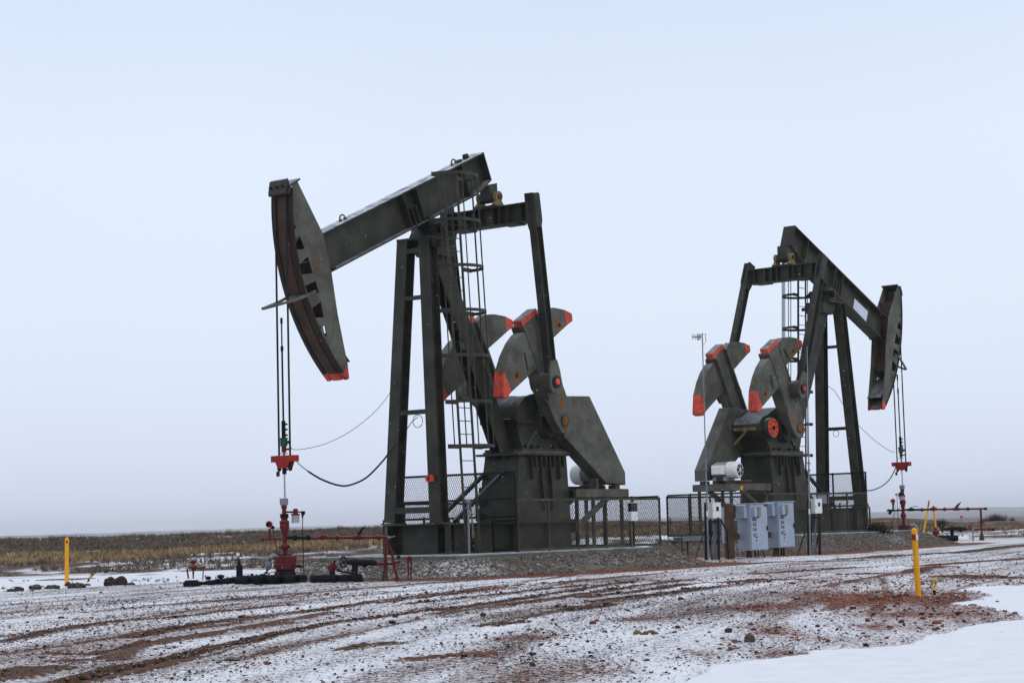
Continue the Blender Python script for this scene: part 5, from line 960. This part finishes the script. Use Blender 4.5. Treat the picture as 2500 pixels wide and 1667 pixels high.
p0, p1 = ground_at(*zH(1262, 690)), ground_at(*zH(1468, 680)); b = MB(); n = 9; b.path([Vector((0, 0, .02)) + (p1 - p0) * (k / n) + Vector((0, .02 * math.sin(k * 2.1), .012 * math.sin(k * 1.3))) for k in range(n + 1)], [.017 + .007 * math.sin(k * 1.9) for k in range(n + 1)], 7); t = b.build('wood_stick', 'gold_grease'); t.location = p0; tag(t, 'weathered tan stick lying on the snow, right of the red rock', 'stick')

# ------------------------------------------------------------------ control cabinets on their timber frame
zF = Zm(1770, 1200, .1148); FR = ground_at(1795, 1364)
CR = thing('timber_rack', 'weathered timber posts holding the two grey blue control cabinets', 'rack', FR); TR = lambda v: Vector(v) - Vector(FR)
Yc = FR.y + .25; KC = Yc / FPX
b = MB(TR); p = at_y(*zF(105, 1450), Yc); top = at_y(*zF(100, 245), Yc); b.hexa([(p.x - .1, Yc - .09, gz(p.x, Yc) - .2), (p.x + .12, Yc - .09, gz(p.x, Yc) - .2), (p.x + .12, Yc + .1, gz(p.x, Yc) - .2), (p.x - .1, Yc + .1, gz(p.x, Yc) - .2)], [(p.x - .1, Yc - .09, top.z), (p.x + .12, Yc - .09, top.z), (p.x + .12, Yc + .1, top.z), (p.x - .1, Yc + .1, top.z)]); b.build('timber_post', 'timber', CR, .01)
for (a, c, wd) in ((1095, 1375, .15), (500, 1420, .09)):
    b = MB(TR); p = at_y(*zF(a, c), Yc + .9); zq = gz(p.x, p.y); b.box(p.x - wd / 2, p.x + wd / 2, p.y - .06, p.y + .08, zq - .2, at_y(*zF(a, 300), Yc + .9).z); b.build('timber_post', 'timber', CR)
b = MB(TR); p = at_y(*zF(150, 300), Yc); q = at_y(*zF(1120, 260), Yc + .95)
for z_ in (-.05, -.8): b.bar(p + Vector((.02, .13, z_)), q + Vector((0, .1, z_)), .05, .14)
b.build('cross_rail', 'timber', CR)
def cabinet(name, label, tl, tm, tr, zt, zb, Ya, ang, small, door, marks):
    """free-turned box: the upright edge tm is nearest, its door runs right and back, its side left and back"""
    A = at_y(*zF(*tm), Ya); k = Ya / FPX; u0, u1, u2 = zF(*tl)[0], zF(*tm)[0], zF(*tr)[0]
    sa, ca_ = sin(rad(ang)), cos(rad(ang)); cx = A.x / Ya
    # door direction (cos a, sin a); side direction (-sin a, cos a); lengths so that their pictured widths come out
    wd = (u2 - u1) * k / (ca_ - cx * sa) * 1.0; ws = (u1 - u0) * k / (sa + cx * ca_)
    H = abs(at_y(*zF(*zt), Ya).z - at_y(*zF(*zb), Ya).z); z0 = at_y(*zF(*zb), Ya).z
    r = thing(name, label, 'control cabinet', (A.x, A.y, z0), rad(ang), 'control cabinets on the timber rack')
    b = MB(); b.box(0.0, wd, .02, ws, 0, H); b.box(-.02, wd + .02, -.02, ws + .02, H, H + .025); b.build('cabinet_body', 'cabinet_blue', r, .006)
    d = MB(); d.box(.015, wd - .015, -.008, .018, .02, H - .02); do = d.build('cabinet_door', 'cabinet_blue', r, .005)
    h = MB(); h.box(wd - .05, wd - .03, -.05, -.008, H * .43, H * .52); h.box(wd - .055, wd - .02, -.03, -.008, H * .50, H * .525); h.build('handle', 'dark_steel', do)
    m = MB(); bx = wd * .08; m.box(bx, bx + .10, -.14, -.009, H * .72, H * .93); m.box(bx + .085, bx + .30 * wd + .02, -.16, -.009, H * .73, H * .945, 1); m.build('disconnect_box', ['cabinet_blue', 'cabinet_tan'], do, .008)
    m = MB(); m.bar((bx + .3 * wd - .02, -.05, H * .71), (bx + .3 * wd + .06, -.06, H * .77), .05, .03, (0, 1, 0)); m.build('disconnect_lever', 'dark_steel', do)
    bt = MB()
    for row, (x0, zf) in enumerate(((.15, .665), (.16, .56), (.165, .455))):
        for cc in (0, .11):
            xx = wd * (x0 + cc + .02 * row * .3); bt.box(xx - .014, xx + .014, -.014, -.009, H * zf + .02, H * zf + .045); bt.tube((xx, -.008, H * zf - .01), (xx, -.035, H * zf - .01), .017, n=10)
    for xx, zf in ((.17, .345), (.29, .355), (.20, .315), (.29, .29), (.36, .29), (.31, .22)): bt.tube((wd * xx, -.008, H * zf), (wd * xx, -.03, H * zf), .015, n=10)
    bt.box(wd * .22, wd * .32, -.014, -.009, H * .70, H * .715); bt.build('push_buttons', 'label_black', do)
    sb = MB(); sb.box(-.11, -.002, ws * .18, ws * .86, H * .70, H * .97); sb.hexa([(-.125, ws * .15, H * .97), (-.002, ws * .15, H * .97), (-.002, ws * .89, H * .97), (-.125, ws * .89, H * .97)], [(-.09, ws * .15, H * .985), (-.002, ws * .15, H * 1.0), (-.002, ws * .89, H * 1.0), (-.09, ws * .89, H * .985)]); sb.build('vent_hood', 'cabinet_blue', r, .006)
    if marks: lb = MB(); lb.box(wd * .80, wd * .96, -.014, -.009, H * .945, H * .985); lb.build('name_plate', 'label_black', do)
    return r, wd, ws, H
Ya = FR.y + .1
cabinet('control_cabinet', 'grey blue control cabinet standing nearer, beside the timber post', (235, 0), (512, 0), (884, 0), (512, 265), (556, 1250), Ya, 33, 1, 1, 1)
cabinet('control_cabinet', 'grey blue control cabinet behind and right of the nearer cabinet', (840, 0), (1112, 0), (1452, 0), (1112, 225), (1175, 1190), Ya + .75, 33, 1, 1, 0)
b = MB(TR)
for k, (a, a2) in enumerate(((300, 350), (490, 480), (540, 560), (600, 590), (640, 650), (700, 720), (750, 830), (790, 870))):
    P_ = [at_y(*zF(a, 1235), Ya + .25 + .03 * k), at_y(*zF(a + (a2 - a) * .4, 1330), Ya + .22 + .03 * k), at_y(*zF(a2, 1450), Ya + .2 + .03 * k)]; b.path(P_, .016 if k % 2 else .022, 6, 0 if k % 3 else 1)
for a in (1200, 1250): b.path([at_y(*zF(a, 1170), Ya + 1), at_y(*zF(a + 5, 1400), Ya + 1)], .025, 6, 0)
b.build('conduits', ['black_rubber', 'galvanised'], CR)
p = at_y(*zF(-5, 330), Yc + .6); zt_ = p.z; p2 = at_y(*zF(30, 1100), Yc + .6); m = thing('meter_panel', 'narrow pale metal panel left of the timber post', 'panel', (p2.x, p2.y, p2.z)); b = MB(); b.box(-.06, .06, -.02, .4, 0, zt_ - p2.z); b.build('panel_body', 'cabinet_blue', m, .006); b = MB(); b.box(-.01, .02, -.03, -.02, .4, .45); b.build('latch', 'dark_steel', m)
b = MB(); b.bar((0, .2, -.01), (0, .2, -(p2.z - gz(p2.x, p2.y)) - .1), .06, .06); b.build('leg', 'timber', m)

# ------------------------------------------------------------------ breaker boxes on steel frames with antenna masts
def breaker_rack(posts, base, brace, box, win, mast_top, mast_base, yagi, label_r, label_m, conds, dy=0):
    F = ground_at(*base); Yr = F.y
    r = thing('equipment_frame', label_r, 'frame', F, 0, 'black steel frames with white boxes'); T_ = lambda v: Vector(v) - F; A = lambda p, d=0.0: at_y(*Z8(*p), Yr + d)
    for (x0, x1, yt, yb) in posts:
        b = MB(T_); t, bt = A(((x0 + x1) / 2, yt)), A(((x0 + x1) / 2 + 4, yb)); b.bar((bt.x, Yr, gz(bt.x, Yr) - .1), (t.x, Yr, t.z), .065, .065, (0, 1, 0)); b.build('post', 'dark_steel', r)
    b = MB(T_); t, bt = A(brace[0]), A(brace[1]); zz = at_z(*Z8(*brace[1]), .0); b.tube(t, (bt.x, Yr - .5, gz(bt.x, Yr - .5) - .02), .022, n=6); t2 = A((posts[1][0] + 10, brace[0][1] + 60)); b.tube(t2, (A((posts[0][1] + 20, 0)).x, Yr + .5, gz(bt.x, Yr + .5)), .022, n=6); b.build('brace', 'dark_steel', r)
    b = MB(T_); b.bar(A((posts[0][0], posts[1][2] + 40)), A((posts[1][1], posts[1][2] + 40)), .05, .05); b.build('cross_bar', 'dark_steel', r)
    b = MB(T_)
    for x0, y0, x1, y1, rr, m_ in conds: b.path([A((x0, y0), .1), A(((x0 + x1) / 2 - 3, (y0 + y1) / 2), .1), A((x1, y1 - 4), .1), Vector((A((x1, y1), .1).x, Yr + .1, gz(A((x1, y1)).x, Yr) - .03))], rr, 7, m_)
    b.build('conduits', ['galvanised', 'black_rubber'], r)
    x0, xm, x1, y0, y1 = box; k = Yr / FPX * .2487; c = A(((xm), y1), -.08); H = (y1 - y0) * k; w_ = (x1 - xm) * k; s_ = (xm - x0) * k
    bx = thing('breaker_box', 'white breaker box with dark window on the ' + label_m, 'breaker box', c, rad(28), 'white breaker boxes'); b = MB(); b.box(0, w_ / cos(rad(28)) * 1.1, 0, s_ / sin(rad(28)) * .8, 0, H); b.box(-.012, w_ / cos(rad(28)) * 1.1 + .012, -.012, s_ / sin(rad(28)) * .8 + .012, H, H + .02); b.build('box_body', 'white_enamel', bx, .012)
    b = MB(); W_ = w_ / cos(rad(28)) * 1.1; b.box(W_ * win[0], W_ * win[1], -.006, .0, H * win[2], H * win[3]); b.build('window', 'glass_dark', bx)
    b = MB(); b.box(W_ * .03, W_ * .06, -.02, -.001, H * .45, H * .55); b.build('latch', 'grey_plastic', bx)
    # mast
    mt, mb = at_y(*mast_top, Yr - .12), at_y(*mast_base, Yr - .12); g0 = gz(mb.x, Yr - .12); mm = thing('antenna_mast', 'slim grey antenna mast with a small toothed aerial beside the ' + label_m, 'antenna mast', (mb.x, Yr - .12, g0), 0, 'antenna masts'); oM = Vector(mm.location); T_ = lambda v: Vector(v) - oM
    f = lambda t: mb + (mt - mb) * t; b = MB(T_); b.tube((mb.x, Yr - .12, g0 - .1), f(.45), .022, n=10); b.tube(f(.45), f(1), .015, n=10)
    for t in (.40, .435, .47): b.tube(f(t) - Vector((.05, 0, 0)), f(t) + Vector((.05, 0, 0)), .018, n=6); b.tube(f(t - .004), f(t + .004), .032, n=10)
    b.tube(f(.19), f(.215), .025, n=10, m=1); b.build('mast_pole', ['galvanised', 'white_enamel'], mm)
    b = MB(T_); B0, B1 = f(.985), f(.985) + Vector((-yagi * .82, -yagi * .3, .01)); b.tube(B0, B1, .011, n=6)
    for k_, L in enumerate((.085, .075, .08, .06, .07, .065)):
        c = B0 + (B1 - B0) * (.22 + .155 * k_); b.tube(c - Vector((.0, 0, L)), c + Vector((0, 0, L)), .007, n=6)
    c = B0 + (B1 - B0) * .38; b.path([c + Vector((.03 * cos(t), 0, .08 * sin(t))) for t in np.linspace(0, 6.28, 13)], .008, 5); b.path([B0 + Vector((-.06, 0, .02)), B0 + Vector((0, 0, .10)), B0 + Vector((.08, 0, .08)), B0 + Vector((.09, 0, -.1)), B0 + Vector((.02, 0, -.2))], .008, 5); b.build('aerial', 'dark_steel', mm)
Z8 = Zm(1630, 1000, .2487)
breaker_rack([(355, 385, 910, 1470), (485, 510, 1058, 1470)], (1733, 1367), ((358, 1195), (245, 1490)), (405, 445, 525, 918, 1066), (.42, .72, .48, .78), (1714.5, 815), (1729.5, 1366), .33, 'black steel frame left of the cabinets carrying a white box', 'frame left of the cabinets', [(455, 1070, 462, 1470, .028, 0), (470, 1070, 478, 1470, .022, 0), (415, 1068, 400, 1460, .02, 1), (520, 1068, 585, 1200, .02, 1), (405, 1090, 420, 1200, .012, 1), (440, 1190, 385, 1460, .02, 1)])
breaker_rack([(1368, 1390, 876, 1416), (1478, 1498, 1018, 1412)], (1982, 1351), ((1370, 1130), (1245, 1425)), (1410, 1450, 1520, 880, 1018), (.42, .70, .50, .78), (1970.5, 846), (1977.5, 1351), .32, 'black steel frame right of the cabinets carrying a white box', 'frame right of the cabinets', [(1455, 1030, 1448, 1412, .026, 0), (1425, 1020, 1405, 1405, .012, 1), (1400, 900, 1440, 1040, .016, 1)])
Yq = 58.6; p = at_y(*Z8(1530, 920), Yq); q = at_y(*Z8(1530, 835), Yq); t = thing('sign', 'small pale blue rectangular sign behind the right breaker box', 'sign', (p.x, p.y, gz(p.x, p.y))); b = MB(); b.box(-.34 * .5, .34 * .5, -.012, .0, p.z - gz(p.x, p.y), q.z - gz(p.x, p.y)); b.build('sign_board', 'cabinet_blue', t); b = MB(); b.box(-.02, .02, .004, .04, -.1, q.z - gz(p.x, p.y) - .05); b.build('sign_post', 'dark_steel', t)
# small white and dark box at the fence of the nearer pumpjack
Z5 = Zm(920, 1080, .3061); c = wl(1, -5.2, 1.70, .62); d_ = rad(PUMP[1]['h']); t = thing('junction_box', 'small white box with dark upper half on the nearer pumpjack fence', 'junction box', c, d_)
b = MB(); b.box(-.13, .13, .0, .10, 0, .22); b.box(-.13, .13, .0, .10, .222, .42, 1); b.box(-.14, .14, -.01, .12, .42, .435); b.build('box_body', ['white_enamel', 'label_black'], t, .006); b = MB(); b.bar((0, -.02, -.62), (0, -.02, .4), .06, .06); b.build('post', 'olive_lit_weathered', t)
# galvanised cable tray on thin legs
Yt = ground_at(1672, 1366).y + 1.2; A = lambda a, c, d=0.0: at_y(*Z8(a, c), Yt + d); p = A(240, 1420); t = thing('cable_tray', 'grey galvanised cable tray on thin black legs left of the cabinets', 'cable tray', (p.x, Yt, gz(p.x, Yt))); T_ = lambda v, o=Vector(t.location): Vector(v) - o
b = MB(T_); zt0, zb0 = A(0 + 120, 1242).z, A(120, 1285).z; x0, x1 = A(115, 0).x, A(620, 0).x; b.box(x0, x1, Yt - .02, Yt + .02, zb0, zt0); b.box(x0, x1, Yt + .28, Yt + .32, zb0, zt0); b.box(x0, x1, Yt + .02, Yt + .28, zb0, zb0 + .02); b.build('tray', 'galvanised', t)
b = MB(T_); b.tube(A(115, 1292), A(20, 1297), .02, n=6); b.tube(A(80, 1300), A(50, 1300), .035, n=6); b.build('pipe_end', 'dark_steel', t)
for a, a2 in ((137, 142), (192, 200)):
    b = MB(T_); q0, q1 = A(a, 1290), A(a2, 1460); b.tube(q0, (q1.x, Yt, gz(q1.x, Yt) - .05), .018, n=6)
    if a == 137: b.tube(A(140, 1375), A(196, 1370), .012, n=6)
    b.build('leg', 'dark_steel', t)

# ------------------------------------------------------------------ bushes
def bush(name, label, cat, P0, w, h, n, cols, group, seed):
    gg = np.random.default_rng(seed); V = []; F = []; T_ = []
    for k in range(n):
        a = gg.uniform(0, 6.28); e = abs(gg.normal(0, .55)); L = h * gg.uniform(.5, 1.05) * (1 - .25 * min(e, 1)); s = Vector((gg.normal(0, .2) * w, gg.normal(0, .2) * w, -.03)); d = Vector((sin(e) * cos(a) * w / h * 1.15, sin(e) * sin(a) * w / h * 1.15, cos(min(e, 1.3)) + .12)); m = s + d * L * .55 + Vector((gg.normal(0, .03), gg.normal(0, .03), 0)); t = s + d * L + Vector((gg.normal(0, .05) * h, gg.normal(0, .05) * h, 0)); wd = gg.uniform(.006, .012) * (h / .5) ** .5
        o = len(V); f = Vector((cos(a + 1.5), sin(a + 1.5), 0)) * wd; V += [s - f, s + f, m + f * .7, m - f * .7, t]; F += [(o, o + 1, o + 2), (o, o + 2, o + 3), (o + 3, o + 2, o + 4)]; c = np.array(cols[gg.integers(len(cols))]) * gg.uniform(.6, 1.3); T_ += [c] * 5
        for _ in range(3):
            q = s + d * L * gg.uniform(.35, .9); dd = Vector((gg.normal(0, 1), gg.normal(0, 1), gg.uniform(.1, 1))).normalized() * h * gg.uniform(.08, .22); o = len(V); V += [q - f * .6, q + f * .6, q + dd]; F += [(o, o + 1, o + 2)]; T_ += [c] * 3
    o = mesh_np(name, np.array([v[:] for v in V]), np.array(F), GRASS, np.array(T_)); o.location = P0; return tag(o, label, cat, group)
BR = [(.10, .065, .04), (.06, .042, .03), (.15, .10, .06), (.04, .03, .022)]
def far_bush(u, v, Y, w, h, n, label, group='bushes on the skyline', cols=BR):
    p = at_y(u, v, Y); bush('bush', label, 'bush', Vector((p.x, p.y, gz(p.x, p.y))), w, h, n, cols, group, int(u + v))
p = ground_at(2150, 1333); bush('weed_clump', 'dark tangled weed clump at the foot of the mound left of the farther wellhead', 'weeds', Vector((p.x, p.y + .4, gz(p.x, p.y + .4))), .75, .42, 700, [(.06, .045, .028), (.04, .03, .02), (.09, .065, .035)], None, 4)
p = ground_at(2128, 1318); bush('weed_clump', 'low dry weeds against the farther concrete slab corner', 'weeds', Vector((p.x, p.y + .3, gz(p.x, p.y + .3))), .6, .34, 350, [(.09, .065, .035), (.05, .038, .024)], None, 14)
far_bush(2432, 1277, 125, 1.25, .72, 900, 'round brown bush on the skyline, just right of the flow pipe upright'); far_bush(2472, 1277, 128, .5, .55, 250, 'small dark bush right of the round brown bush')
far_bush(2402, 1278, 122, .6, .42, 300, 'low brown bush left of the round brown bush'); far_bush(2299, 1272, 90, .75, .5, 420, 'spiky grey bush on the bank above the leaning yellow marker')
far_bush(1618, 1282, 96, .3, .34, 60, 'thin seedy weed stalks between the two pumpjacks', None); far_bush(1636, 1284, 98, .25, .42, 40, 'lone bent weed stalk right of the seedy stalks', None)
for u, lb in ((128, 'tuft of tall grass above the left yellow post'), (447, 'grass tuft breaking the skyline left of the wellhead'), (828, 'wispy grass tuft on the skyline above the check valve'), (560, 'round grass tuft on the skyline left of the wellhead switch')):
    far_bush(u, 1300, 88, .3, .36, 75, lb, 'grass tufts on the skyline', [(.2, .15, .1), (.14, .11, .075), (.28, .2, .13)])

# ------------------------------------------------------------------ falling snow
n = 1700; r = 9 + 45 * g.uniform(0, 1, n) ** .6; a = g.uniform(-.3, .3, n); P = np.stack([r * np.sin(a), r * np.cos(a), g.uniform(.05, 13, n)], -1); S_ = g.uniform(.0026, .0052, n) * (r / 25) ** .4
V = (IV[None] * S_[:, None, None] + P[:, None]).reshape(-1, 3); F = (IF[None] + (np.arange(n) * len(IV))[:, None, None]).reshape(-1, 3)
m = bpy.data.materials.new('snowflake'); nt, N_, L_, bb = nodes(m); bb.inputs['Base Color'].default_value = (.85, .87, .9, 1); kind(mesh_np('falling_snow', V, F, m), 'stuff')
# ------------------------------------------------------------------ camera object and view
cd = bpy.data.cameras.new('camera'); co = bpy.data.objects.new('camera', cd); C.objects.link(co); bpy.context.scene.camera = co
M3 = Matrix((RT, UP, -FW)).transposed().to_4x4(); M3.translation = ORI; co.matrix_world = M3
cd.sensor_width = 36; cd.lens = FPX * 36 / PW; cd.clip_start = .5; cd.clip_end = 30000
sc = bpy.context.scene; vs = sc.view_settings; vs.view_transform = 'Standard'; vs.look = 'None'; vs.gamma = 1; vs.exposure = 0; vs.use_curve_mapping = False
sc.cycles.max_bounces = 6; sc.cycles.diffuse_bounces = 3; sc.cycles.volume_bounces = 3; sc.cycles.transparent_max_bounces = 8; sc.cycles.use_denoising = True
